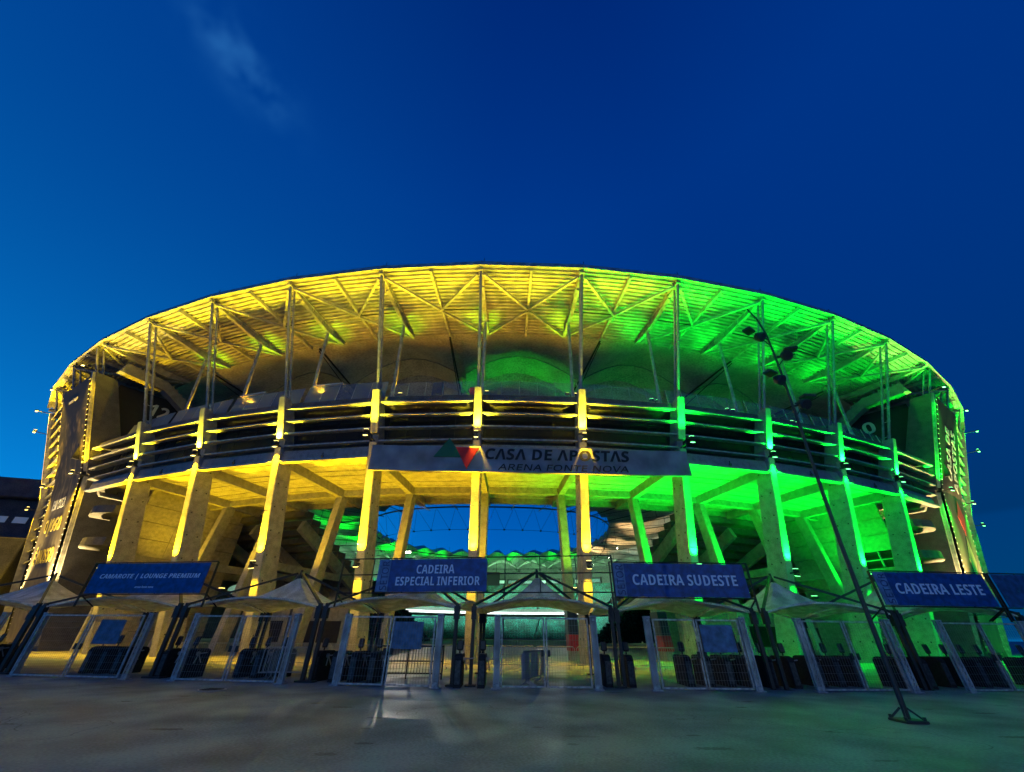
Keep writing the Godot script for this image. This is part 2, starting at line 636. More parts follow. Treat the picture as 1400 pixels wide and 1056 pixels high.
	for h in [14.6, 15.25]:
		s.bar(near(0.05, 88.4, h), near(0.95, 88.4, h), 0.04, 0.04)
	s.bar(near(0.05, 88.3, 16.9), near(0.95, 88.3, 16.9), 0.05, 0.22)
	var railing := s.done()
	s = Shape.new()
	s.tube(near(0.5, 89.3, 13.7), near(0.5, 89.3, 13.45), 0.05)
	s.tube(near(0.5, 89.3, 13.45), near(0.5, 89.3, 13.25), 0.13, 0.07, 10)
	var dome := s.done()
	for k in range(-5, 6):
		for i in 4:
			if k == -5 or k == 5:
				var h := 14.42 + i * 0.99
				var rf := 89.62 + (h - 15.0) * 0.33
				var u0 := -0.08 if k == -5 else 0.045
				var u1 := 0.955 if k == -5 else 1.08
				part("blade", radial_box(u0, u1, rf - 0.62, rf, h, h + 0.11), "blade", stadium, at_column(k))
			else:
				part("blade", blades[i], "blade", stadium, at_column(k))
		part("railing", railing, "dark_pipe", stadium, at_column(k))
		if k > -5 and k < 5:
			part("camera_dome", dome, "lamp_body", stadium, at_column(k))
	# glass round the terrace
	for k in range(-5, 6):
		var left := k < -1
		for i in 5:
			var u0 := 0.03 + i * 0.19
			var lean := 0.28 if left else 0.1
			var top := 20.7 if left else 20.35
			s = Shape.new()
			var p0 := near(u0, 88.85, 18.3)
			var p1 := near(u0 + 0.18, 88.85, 18.3)
			var q1 := near(u0 + 0.18, 88.85 - lean, top)
			var q0 := near(u0, 88.85 - lean, top)
			var n := (p0 + p1).normalized() * 0.02
			s.loft([PackedVector3Array([p0, p1, p1 - n, p0 - n]), PackedVector3Array([q0, q1, q1 - n, q0 - n])])
			part("glass_panel", s.done(), ("frosted" if left and (i + k) % 3 != 0 else "blue_glass" if left else "clear_glass"), stadium, at_column(k))
			s = Shape.new()
			s.bar(near(u0 - 0.005, 88.8, 18.2), near(u0 - 0.005, 88.8 - lean, top + 0.06), 0.05, 0.07)
			part("glass_post", s.done(), "white_steel", stadium, at_column(k))
	for q in [[-0.09, 0.05, 0.4, 20.3, "red_thing", "red_cabinet"], [-0.5, 0.06, 0.5, 20.9, "black_plastic", "dark_cabinet"], [-1.83, 0.12, 0.5, 19.7, "sign_blue", "blue_cabinet"], [-1.35, 0.1, 0.6, 19.6, "dark_paint", "covered_table"], [1.62, 0.2, 0.9, 19.0, "red_wrap", "covered_table"]]:
		s = Shape.new()
		s.loft([PackedVector3Array([near(-q[1], 87.9, 18.2), near(q[1], 87.9, 18.2), near(q[1], 87.3, 18.2), near(-q[1], 87.3, 18.2)]), PackedVector3Array([near(-q[1] * 0.95, 87.85, q[3]), near(q[1] * 0.95, 87.85, q[3]), near(q[1] * 0.95, 87.35, q[3]), near(-q[1] * 0.95, 87.35, q[3])])])
		part(q[5], s.done(), q[4], stadium, at_column(q[0]))
	for k in [-3, -2]:          # pale awnings on the terrace at the left
		s = Shape.new()
		s.bar(near(0.05, 88.0, 20.9), near(0.42, 88.0, 20.9), 1.2, 0.12)
		for v in [0.06, 0.41]:
			s.tube(near(v, 88.2, 18.2), near(v, 88.2, 20.9), 0.05)
		part("awning", s.done(), "white_paint", stadium, at_column(k))
	roof()
	ends()
	bowl()


func roof() -> void:
	var s: Shape
	# pairs of leaning posts from the fins up to the roof edge
	s = Shape.new()
	s.tube(Vector3(0, 17.9, 90.35), Vector3(0, 28.05, 94.55), 0.12, -1, 10)
	s.tube(Vector3(0, 17.9, 89.85), Vector3(0, 28.05, 94.0), 0.095, -1, 8)
	for j in 7:
		var t := 0.08 + j * 0.14
		s.bar(Vector3(0, lerpf(17.9, 28.05, t), lerpf(90.35, 94.55, t)), Vector3(0, lerpf(17.9, 28.05, t), lerpf(89.85, 94.0, t)), 0.05, 0.05)
		s.tube(Vector3(0, lerpf(17.9, 28.05, t), lerpf(90.35, 94.55, t)), Vector3(0, lerpf(17.9, 28.05, t + 0.008), lerpf(90.35, 94.55, t + 0.008)), 0.145, -1, 10)
	s.box(Vector3(0, 28.0, 94.3), Vector3(0.4, 0.2, 0.9))
	var post := s.done()
	s = Shape.new()
	s.tube(Vector3(0, 18.2, 87.7), Vector3(0, 27.55, 88.55), 0.15, -1, 10)
	s.tube(Vector3(0, 18.2, 87.7), Vector3(0, 18.3, 87.7), 0.3, -1, 10)
	s.box(Vector3(0, 27.5, 88.5), Vector3(0.3, 0.3, 0.5))
	var strut := s.done()
	# radial I-beams
	s = Shape.new()
	var lo := [[94.7, 27.92], [88.8, 27.45], [88.2, 27.45], [85.9, 27.95]]
	for i in 3:
		var a: Array = lo[i]
		var b: Array = lo[i + 1]
		s.loft([PackedVector3Array([Vector3(-0.02, a[1], a[0]), Vector3(0.02, a[1], a[0]), Vector3(0.02, 28.2, a[0]), Vector3(-0.02, 28.2, a[0])]), PackedVector3Array([Vector3(-0.02, b[1], b[0]), Vector3(0.02, b[1], b[0]), Vector3(0.02, 28.2, b[0]), Vector3(-0.02, 28.2, b[0])])])
		s.loft([PackedVector3Array([Vector3(-0.19, a[1] - 0.05, a[0]), Vector3(0.19, a[1] - 0.05, a[0]), Vector3(0.19, a[1], a[0]), Vector3(-0.19, a[1], a[0])]), PackedVector3Array([Vector3(-0.19, b[1] - 0.05, b[0]), Vector3(0.19, b[1] - 0.05, b[0]), Vector3(0.19, b[1], b[0]), Vector3(-0.19, b[1], b[0])])])
	s.box(Vector3(0, 28.2, 90.3), Vector3(0.38, 0.05, 8.8))
	for z in [93, 91.3, 89.6, 88.0]:
		s.box(Vector3(0, 27.85, z), Vector3(0.3, 0.6, 0.03))
	var beam := s.done()
	s = Shape.new()
	s.bar(near(0.5, 94.6, 28.08), near(0.5, 85.9, 28.08), 0.22, 0.34)
	var mid_beam := s.done()
	var brace := func(a: Vector3, b: Vector3) -> ArrayMesh:
		var q := Shape.new()
		q.bar(a, b, 0.2, 0.22)
		return q.done()
	var outer_a: ArrayMesh = brace.call(near(0.03, 94.3, 27.78), near(0.49, 90.1, 27.74))
	var outer_b: ArrayMesh = brace.call(near(0.97, 94.3, 27.78), near(0.51, 90.1, 27.74))
	var inner_a: ArrayMesh = brace.call(near(0.03, 86.5, 27.74), near(0.49, 89.9, 27.72))
	var inner_b: ArrayMesh = brace.call(near(0.97, 86.5, 27.74), near(0.51, 89.9, 27.72))
	s = Shape.new()
	s.tube(near(0.02, 90.0, 27.8), near(0.49, 90.0, 27.8), 0.05)
	var tie_a := s.done()
	s = Shape.new()
	s.tube(near(0.51, 90.0, 27.8), near(0.98, 90.0, 27.8), 0.05)
	var tie_b := s.done()
	# ribbed metal deck, one sheet per bay
	s = Shape.new()
	var r0 := 94.85
	var prof := []
	var count := 20
	var pitch_ := (94.85 - 85.9) / count
	for i in count:
		for q in [[0.0, 0.0], [0.36, 0.0], [0.46, 0.15], [0.9, 0.15]]:
			prof.append([r0 - (i + q[0]) * pitch_, 28.26 + q[1]])
	prof.append([85.9, 28.26])
	for half in 2:
		var u0 := 0.5 * half
		var u1 := u0 + 0.5
		for i in prof.size() - 1:
			s.quad(near(u0, prof[i][0], prof[i][1]), near(u0, prof[i + 1][0], prof[i + 1][1]), near(u1, prof[i + 1][0], prof[i + 1][1]), near(u1, prof[i][0], prof[i][1]))
	var deck := s.done()
	var top := radial_box(0.0, 1.0, 85.9, 94.86, 28.44, 28.52)
	s = Shape.new()
	s.loft([PackedVector3Array([near(0, 94.87, 28.2), near(1, 94.87, 28.2), near(1, 94.99, 28.2), near(0, 94.99, 28.2)]), PackedVector3Array([near(0, 94.87, 28.62), near(1, 94.87, 28.62), near(1, 94.99, 28.62), near(0, 94.99, 28.62)])])
	var fascia := s.done()
	s = Shape.new()
	s.bar(near(0, 94.3, 29.1), near(1, 94.3, 29.1), 0.05, 0.16)
	for v in [0.0, 0.25, 0.5, 0.75]:
		s.bar(near(v, 94.3, 28.5), near(v, 94.3, 29.1), 0.04, 0.04)
	var guard := s.done()
	s = Shape.new()
	for x in [-0.3, 0.0, 0.25]:
		s.tube(Vector3(x, 28.6, 94.6), Vector3(x, 29.2 + x, 94.6), 0.03, -1, 5)
	s.box(Vector3(0.4, 28.75, 94.5), Vector3(0.5, 0.25, 0.3))
	var rods := s.done()
	for k in range(-8, 10):
		part("roof_beam", beam, "white_steel", stadium, at_column(k))
		part("roof_deck", deck, "deck", stadium, at_column(k))
		part("roof_sheet", top, "roof_top", stadium, at_column(k))
		part("roof_fascia", fascia, "white_steel", stadium, at_column(k))
		part("roof_guard_rail", guard, "grey_steel", stadium, at_column(k))
		part("middle_beam", mid_beam, "white_steel", stadium, at_column(k))
		part("roof_brace", outer_a, "white_steel", stadium, at_column(k))
		part("roof_brace", outer_b, "white_steel", stadium, at_column(k))
		if k >= 0:
			part("roof_brace", inner_a, "white_steel", stadium, at_column(k))
		if k <= 0:
			part("roof_brace", inner_b, "white_steel", stadium, at_column(k))
		if k < 0:
			part("roof_tie", tie_b, "dark_pipe", stadium, at_column(k))
		elif k > 0:
			part("roof_tie", tie_a, "dark_pipe", stadium, at_column(k))
		if k >= -5 and k <= 6:
			part("roof_rods", rods, "dark_pipe", stadium, at_column(k))
		if k >= -4 and k <= 5:
			part("roof_post", post, "grey_steel", stadium, at_column(k))
			part("roof_strut", strut, "white_steel", stadium, at_column(k))
	# short double posts on the end towers
	s = Shape.new()
	s.tube(Vector3(0, 25.2, 93.3), Vector3(0, 28.1, 94.55), 0.12, -1, 10)
	s.tube(Vector3(0, 25.2, 92.7), Vector3(0, 28.1, 94.0), 0.095, -1, 8)
	s.bar(Vector3(0, 26.6, 93.9), Vector3(0, 26.6, 93.35), 0.05, 0.05)
	var short_post := s.done()
	for k in [-7.0, -6.0, -5.2, 6.2, 7.0, 8.0]:
		part("roof_post", short_post, "grey_steel", stadium, at_column(k))


func ring_inner(t: float) -> Vector3:            # edge of the opening over the pitch; t is an angle about the centre, 0 towards the camera
	var c := cos(t)
	var sn := sin(t)
	var p := 2.6
	var k := pow(pow(absf(c) / 33.5, p) + pow(absf(sn) / (36.0 if sn < 0 else 32.0), p), -1.0 / p)
	return Vector3(k * sn - 3.0, 26.0, k * c - 5.0)


func bowl() -> void:
	var s: Shape
	# fabric roof: vaults between radial trusses, two column bays each
	var bays := 34
	for b in bays:
		var k0 := -0.5 + b * 2.0
		var a0 := ang(k0)
		s = Shape.new()
		s.smooth(true)
		var nu := 8
		var nv := 16
		var grid := []
		for j in nv + 1:
			var v := float(j) / nv
			var row := PackedVector3Array()
			for i in nu + 1:
				var a := a0 + STEP * 2.0 * i / nu
				var inn := ring_inner(a)
				var out := Vector3(85.9 * sin(a), 28.4, 85.9 * cos(a))
				var p := out.lerp(inn, v)
				var arch := sin(PI * i / nu)
				var lift := 0.0
				if v > 0.01:
					lift = 1.9 * arch * minf(1.0, v * 9.0) + 0.9 * minf(1.0, v * 9.0)
					lift -= 1.5 * (1.0 - arch) * absf(sin(v * PI * 3.0))
				p.y += lift * (1.0 if v < 0.95 else 0.6)
				row.append(p)
			grid.append(row)
		for j in nv:
			for i in nu:
				s.quad(grid[j][i], grid[j + 1][i], grid[j + 1][i + 1], grid[j][i + 1])
		part("fabric_vault", s.done(), "fabric_inner", stadium)
		s = Shape.new()
		# the truss along one side of the vault: chord, hangers, and arch tube
		var e := ring_inner(a0)
		var o := Vector3(85.9 * sin(a0), 27.9, 85.9 * cos(a0))
		s.tube(o, e + Vector3(0, -0.6, 0), 0.1, -1, 6)
		s.tube(o + Vector3(0, -0.3, 0), o.lerp(e, 0.5) + Vector3(0, -3.4, 0), 0.05, -1, 5)
		s.tube(o.lerp(e, 0.5) + Vector3(0, -3.4, 0), e + Vector3(0, -0.6, 0), 0.05, -1, 5)
		for v in [0.25, 0.5, 0.75]:
			s.tube(o.lerp(e, v), o.lerp(e, v) + Vector3(0, -3.4 * (1.0 - absf(v - 0.5) * 2.0) - 0.2, 0), 0.06, -1, 5)
		part("roof_truss", s.done(), "dark_pipe", stadium)
		s = Shape.new()
		for i in nu:
			var f0 := 0.25 + 0.9 * sin(PI * i / nu)
			var f1 := 0.25 + 0.9 * sin(PI * (i + 1) / nu)
			s.quad(grid[3][i], grid[3][i + 1], grid[3][i + 1] - Vector3(0, f1, 0), grid[3][i] - Vector3(0, f0, 0))
		part("arch_band", s.done(), "fabric_inner", stadium)
		for v in [0.125, 0.3125, 0.6875]:
			var pts := []
			for i in nu + 1:
				var j := int(round(v * nv))
				pts.append(grid[j][i] + Vector3(0, -0.12, 0))
			s = Shape.new()
			s.path(pts, 0.07, 5)
			part("vault_arch", s.done(), "grey_steel", stadium)
	# tension ring round the opening, with short masts
	var pts := []
	for i in 97:
		pts.append(ring_inner(TAU * i / 96) + Vector3(0, 0, 0))
	s = Shape.new()
	s.path(pts, 0.17, 8)
	part("tension_ring", s.done(), "dark_pipe", stadium)
	var pts2 := []
	for i in 97:
		pts2.append(ring_inner(TAU * i / 96) * Vector3(0.93, 0, 0.93) + Vector3(0, 21.5, 0))
	s = Shape.new()
	s.path(pts2, 0.04, 6)
	for i in 48:
		var p: Vector3 = pts[i * 2]
		var q: Vector3 = pts2[(i * 2 + 1) % 96]
		var p2: Vector3 = pts[(i * 2 + 2) % 96]
		s.tube(p, q, 0.03, -1, 5)
		s.tube(q, p2, 0.03, -1, 5)
		s.box(q, Vector3(0.4, 0.25, 0.4))
		s.tube(p, p + Vector3(0, 3.0, 0) + Vector3(p.x, 0, p.z) * 0.03, 0.05, -1, 5)
	part("cable_net", s.done(), "dark_pipe", stadium)
	# tiers of seats, stepped, in sectors
	var stand := func(r0: float, h0: float, r1: float, h1: float, rows: int, a0: float, a1: float) -> ArrayMesh:
		var q := Shape.new()
		var n := 4
		for i in rows:
			var ra := lerpf(r0, r1, float(i) / rows)
			var rb := lerpf(r0, r1, float(i + 1) / rows)
			var ha := lerpf(h0, h1, float(i) / rows)
			var hb := lerpf(h0, h1, float(i + 1) / rows)
			for j in n:
				var t0 := lerpf(a0, a1, float(j) / n)
				var t1 := lerpf(a0, a1, float(j + 1) / n)
				var d0 := Vector3(sin(t0), 0, cos(t0))
				var d1 := Vector3(sin(t1), 0, cos(t1))
				q.quad(d0 * ra + Vector3.UP * ha, d0 * ra + Vector3.UP * hb, d1 * ra + Vector3.UP * hb, d1 * ra + Vector3.UP * ha)
				q.quad(d0 * ra + Vector3.UP * hb, d0 * rb + Vector3.UP * hb, d1 * rb + Vector3.UP * hb, d1 * ra + Vector3.UP * hb)
		return q.done()
	var sectors := 24
	for i in sectors:
		var a0 := ang(3.6) + (TAU - STEP * 6.2) * i / sectors
		var a1 := ang(3.6) + (TAU - STEP * 6.2) * (i + 1) / sectors
		part("lower_seats", stand.call(45.0, 0.6, 61.5, 7.6, 16, a0 + 0.004, a1 - 0.004), "seat_teal", stadium)
	for i in sectors:
		var a0 := ang(6.4) + (TAU - STEP * 11.8) * i / sectors
		var a1 := ang(6.4) + (TAU - STEP * 11.8) * (i + 1) / sectors
		part("upper_seats", stand.call(63.0, 9.6, 83.0, 21.0, 18, a0 + 0.004, a1 - 0.004), "seat_teal", stadium)
		# underside and front of the upper tier
		s = Shape.new()
		for j in 3:
			var t0 := lerpf(a0, a1, j / 3.0)
			var t1 := lerpf(a0, a1, (j + 1) / 3.0)
			var d0 := Vector3(sin(t0), 0, cos(t0))
			var d1 := Vector3(sin(t1), 0, cos(t1))
			s.quad(d0 * 62.98 + Vector3.UP * 8.4, d1 * 62.98 + Vector3.UP * 8.4, d1 * 62.98 + Vector3.UP * 10.4, d0 * 62.98 + Vector3.UP * 10.4)
			s.quad(d0 * 62.98 + Vector3.UP * 8.4, d0 * 83.0 + Vector3.UP * 19.8, d1 * 83.0 + Vector3.UP * 19.8, d1 * 62.98 + Vector3.UP * 8.4)
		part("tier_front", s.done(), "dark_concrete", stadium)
		s = Shape.new()
		for j in 3:
			var t0 := lerpf(a0, a1, j / 3.0)
			var t1 := lerpf(a0, a1, (j + 1) / 3.0)
			var d0 := Vector3(sin(t0), 0, cos(t0))
			var d1 := Vector3(sin(t1), 0, cos(t1))
			s.quad(d0 * 62.9 + Vector3.UP * 8.6, d0 * 62.9 + Vector3.UP * 9.35, d1 * 62.9 + Vector3.UP * 9.35, d1 * 62.9 + Vector3.UP * 8.6)
		if i > 8 and i < 15:
			part("advertising_screen", s.done(), "led_white", stadium)
	# outer wall behind the tiers, away from the facade
	for i in 20:
		var a0 := ang(8.0) + (TAU - STEP * 15.0) * i / 20
		var a1 := ang(8.0) + (TAU - STEP * 15.0) * (i + 1) / 20
		s = Shape.new()
		var d0 := Vector3(sin(a0), 0, cos(a0))
		var d1 := Vector3(sin(a1), 0, cos(a1))
		s.loft([PackedVector3Array([d0 * 85.2, d1 * 85.2, d1 * 86.0, d0 * 86.0]), PackedVector3Array([d0 * 85.2 + Vector3.UP * 28.3, d1 * 85.2 + Vector3.UP * 28.3, d1 * 86.0 + Vector3.UP * 28.3, d0 * 86.0 + Vector3.UP * 28.3])])
		part("outer_wall", s.done(), "dark_concrete", stadium)
	# glazed boxes between the upper seats and the roof on the far side
	for i in 14:
		var a := PI + (i - 6.5) * 0.075
		var d := Vector3(sin(a), 0, cos(a))
		s = Shape.new()
		s.box(d * 84.0 + Vector3.UP * 22.4, Vector3(5.6, 2.6, 1.0), Basis(Vector3.UP, a), 0.05)
		part("glazed_box", s.done(), "black_wall", stadium)
		s = Shape.new()
		s.box(d * 83.4 + Vector3.UP * 22.3, Vector3(4.9, 1.2, 0.05), Basis(Vector3.UP, a))
		part("box_window", s.done(), "window_lit" if i % 3 == 1 else "blue_glass", stadium)
	# the big dark screen hung under the far roof
	s = Shape.new()
	var at := Vector3(-7.5, 21.2, -62.0)
	s.box(at, Vector3(9.0, 5.0, 0.8), Basis(), 0.1)
	for x in [-3.0, 3.0]:
		s.tube(at + Vector3(x, 2.5, 0), at + Vector3(x, 6.0, 0), 0.1)
	part("scoreboard", s.done(), "matt_black", stadium)


func ends() -> void:
	var s: Shape
	for side in [-1, 1]:
		var ka := -5.1 if side < 0 else 6.1
		var kb := -6.15 if side < 0 else 7.1
		var kc := -7.2 if side < 0 else 8.15
		# the tower that carries the tall banner
		s = Shape.new()
		var rings := []
		for q in [[0.0, 85.9, 3.6], [15.0, 89.4, 2.9], [15.05, 89.62, 3.0], [25.2, 93.6, 1.9]]:
			rings.append(PackedVector3Array([polar(ka, q[1], q[0]), polar(kb, q[1], q[0]), polar(kb, q[1] - q[2], q[0]), polar(ka, q[1] - q[2], q[0])]))
		s.loft(rings)
		part("banner_tower", s.done(), "dark_concrete", stadium)
		for kk in [ka + 0.04 * side, kb - 0.03 * side]:
			s = Shape.new()
			s.bar(polar(kk, 86.1, 0.4), polar(kk, 89.5, 14.8), 0.24, 0.3, polar(kk, 1, 0))
			s.bar(polar(kk, 89.75, 15.3), polar(kk, 93.7, 25.2), 0.24, 0.3, polar(kk, 1, 0))
			part("tower_rib", s.done(), "blade", stadium)
		# louvres beyond the tower
		for i in 15:
			var h := 8.0 + i * 1.18
			var rf := (86.0 + h * 0.23) if h < 15.0 else (89.5 + (h - 15.0) * 0.4)
			s = Shape.new()
			var p0 := polar(kb + 0.06 * side, rf, h)
			var p1 := polar(kc - 0.03 * side, rf, h)
			var q0 := polar(kb + 0.06 * side, rf - 0.55, h + 0.35)
			var q1 := polar(kc - 0.03 * side, rf - 0.55, h + 0.35)
			var up := Vector3.UP * 0.1
			s.loft([PackedVector3Array([p0, p1, q1, q0]), PackedVector3Array([p0 + up, p1 + up, q1 + up, q0 + up])])
			part("louvre_blade", s.done(), "blade", stadium)
		s = Shape.new()
		s.bar(polar(kc, 86.0, 0.0), polar(kc, 89.5, 15.0), 0.5, 0.6, polar(kc, 1, 0))
		s.bar(polar(kc, 89.5, 15.0), polar(kc, 93.5, 25.4), 0.5, 0.6, polar(kc, 1, 0))
		part("tower_rib", s.done(), "blade", stadium)
		s = Shape.new()
		rings = []
		for q in [[0.0, 85.5], [15.0, 89.0], [25.2, 93.1]]:
			rings.append(PackedVector3Array([polar(kb + 0.02 * side, q[1], q[0]), polar(kc + 0.9 * side, q[1], q[0]), polar(kc + 0.9 * side, q[1] - 1.0, q[0]), polar(kb + 0.02 * side, q[1] - 1.0, q[0])]))
		s.loft(rings)
		part("louvre_wall", s.done(), "dark_concrete", stadium)
		# side wall of the stair core, of big blocks, with a high window on the right
		var kw := -4.45 if side < 0 else 5.45
		var n := 9
		for i in n:
			for j in 3:
				if side > 0 and i == 5 and j == 0:
					continue
				var r0 := 85.6 - j * 3.4
				s = Shape.new()
				var a := polar(kw, r0, i * 1.54 + 0.02)
				var b := polar(kw, r0 - 3.37, i * 1.54 + 0.02)
				s.bar(a + Vector3.UP * 0.75, b + Vector3.UP * 0.75, 0.3, 1.5)
				part("wall_block", s.done(), "wall_block", stadium)
		if side > 0:
			s = Shape.new()
			for v in [0.0, 0.5, 1.0]:
				var p := polar(kw, 85.5 - v * 3.2, 7.75)
				s.bar(p, p + Vector3.UP * 1.45, 0.12, 0.12)
			s.bar(polar(kw, 85.5, 8.45), polar(kw, 82.3, 8.45), 0.1, 0.1)
			part("window_frame", s.done(), "white_steel", stadium)
			s = Shape.new()
			s.bar(polar(kw + 0.05, 85.5, 8.45), polar(kw + 0.05, 82.3, 8.45), 0.03, 1.4)
			part("window_pane", s.done(), "black_wall", stadium)
		# curved landings of the ramps beside the tower
		for h in [8.2, 11.0, 13.4]:
			s = Shape.new()
			for i in 5:
				var u0: float = lerpf(ka + 0.1 * -side, kw, i / 5.0)
				var u1: float = lerpf(ka + 0.1 * -side, kw, (i + 1) / 5.0)
				var b0: float = 87.2 + 0.7 * sin(i / 5.0 * PI) + (h - 8.0) * 0.2
				var b1: float = 87.2 + 0.7 * sin((i + 1) / 5.0 * PI) + (h - 8.0) * 0.2
				s.loft([PackedVector3Array([polar(u0, b0 - 1.6, h), polar(u1, b1 - 1.6, h), polar(u1, b1, h), polar(u0, b0, h)]), PackedVector3Array([polar(u0, b0 - 1.6, h + 0.7), polar(u1, b1 - 1.6, h + 0.7), polar(u1, b1, h + 0.7), polar(u0, b0, h + 0.7)])])
			part("ramp_landing", s.done(), "dark_concrete", stadium)
		# the sloping beam and seat ends of the upper tier, under the roof
		var ku := -5.05 if side < 0 else 6.05
		s = Shape.new()
		s.loft([PackedVector3Array([polar(ku, 92.3, 25.7), polar(ku - 0.12 * side, 92.3, 25.7), polar(ku - 0.12 * side, 92.0, 26.9), polar(ku, 92.0, 26.9)]), PackedVector3Array([polar(ku, 88.0, 25.6), polar(ku - 0.12 * side, 88.0, 25.6), polar(ku - 0.12 * side, 88.0, 26.7), polar(ku, 88.0, 26.7)]), PackedVector3Array([polar(ku, 84.0, 23.4), polar(ku - 0.12 * side, 84.0, 23.4), polar(ku - 0.12 * side, 84.0, 24.7), polar(ku, 84.0, 24.7)]), PackedVector3Array([polar(ku, 64.0, 10.2), polar(ku - 0.12 * side, 64.0, 10.2), polar(ku - 0.12 * side, 64.0, 11.2), polar(ku, 64.0, 11.2)])])
		part("raking_beam", s.done(), "concrete", stadium)
		s = Shape.new()
		for i in 6:
			s.bar(polar(ku, 91.9 - i * 0.5, 26.9), polar(ku, 91.6 - i * 0.5, 27.8), 0.12, 0.25)
		for i in 6:
			s.bar(polar(ku, 87.4 - i * 0.55, 26.3 - i * 0.3), polar(ku, 87.0 - i * 0.55, 27.0 - i * 0.3), 0.08, 0.16)
		part("seat_end", s.done(), "concrete", stadium)
		# dark wall of the upper corner with its gate number
		s = Shape.new()
		s.bar(polar(ku + 0.25 * side, 91.0, 21.0), polar(ku - 0.05 * side, 80.0, 21.0), 0.3, 9.0)
		part("corner_wall", s.done(), "black_wall", stadium)
		s = Shape.new()
		s.bar(polar(ka - 0.06 * side, 88.0, 16.5), polar(ka - 0.06 * side, 80.0, 16.5), 0.4, 5.0)
		part("corner_wall", s.done(), "dark_concrete", stadium)
		var letters := lettering("12" if side < 0 else "0", 1.9 if side < 0 else 1.2, 1.4, 0.06)
		var face := polar(ku - 0.005 * side, 87.2, 23.2)
		var out_dir := (polar(ku - 1.0 * side, 88, 0) - polar(ku, 88, 0)).normalized()
		part("gate_number", letters, "white_paint", stadium, Transform3D(Basis.looking_at(-out_dir, Vector3.UP), face + out_dir * 0.35))
	# raking beams and steps under the lower tier, seen between the columns
	for k in [-5, -4, -3, 3, 4, 5, 6, 7]:
		s = Shape.new()
		s.bar(polar(k, 76.0, 11.6), polar(k, 60.0, 4.4), 0.5, 1.2)
		s.bar(polar(k, 79.8, 7.2), polar(k, 68.0, 7.2), 0.45, 0.7)
		part("raking_beam", s.done(), "concrete", stadium)
	for k in [-6, -5, -4, 3, 4, 5, 6]:
		s = Shape.new()
		for i in 12:
			var r0 := 76.0 - i * 1.4
			var h := 12.6 - i * 0.64
			s.loft([PackedVector3Array([near(0, r0, h), near(1, r0, h), near(1, r0 - 1.4, h), near(0, r0 - 1.4, h)]), PackedVector3Array([near(0, r0, h + 0.63), near(1, r0, h + 0.63), near(1, r0 - 1.4, h + 0.63), near(0, r0 - 1.4, h + 0.63)])])
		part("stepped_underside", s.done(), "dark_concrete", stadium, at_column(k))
	# low rooms under the tier, dark shopfronts
	for k in [-4, -3, 3, 4, 5]:
		s = Shape.new()
		s.loft([PackedVector3Array([near(0.02, 72.0, 0), near(0.98, 72.0, 0), near(0.98, 74.0, 0), near(0.02, 74.0, 0)]), PackedVector3Array([near(0.02, 72.0, 4.6), near(0.98, 72.0, 4.6), near(0.98, 74.0, 4.6), near(0.02, 74.0, 4.6)])])
		part("room_wall", s.done(), "wall_block", stadium, at_column(k))
		for v in [0.12, 0.56]:
			s = Shape.new()
			s.bar(near(v, 74.04, 1.7), near(v + 0.34, 74.04, 1.7), 0.06, 1.8)
			part("room_window", s.done(), "black_wall", stadium, at_column(k))
	# wall at the back of the concourse on both sides of the opening
	for k in [-7, -6, -5, -4, 4, 5, 6, 7]:
		part("inner_wall", radial_box(0.0, 1.0, 62.0, 62.5, 0.0, 8.0), "wall_block", stadium, at_column(k))


# ---------------------------------------------------------------- lamps on the facade
func column_name(k: int) -> String:
	return {
		-4: "column next to the left banner tower", -3: "second column from the left banner tower", -2: "third column from the left banner tower",
		-1: "column at the name board's left end", 0: "column beside the red triangle", 1: "column behind the letters of the name board",
		2: "column at the name board's right end", 3: "first column right of the name board", 4: "second column right of the name board", 5: "column next to the right banner tower",
	}[k]


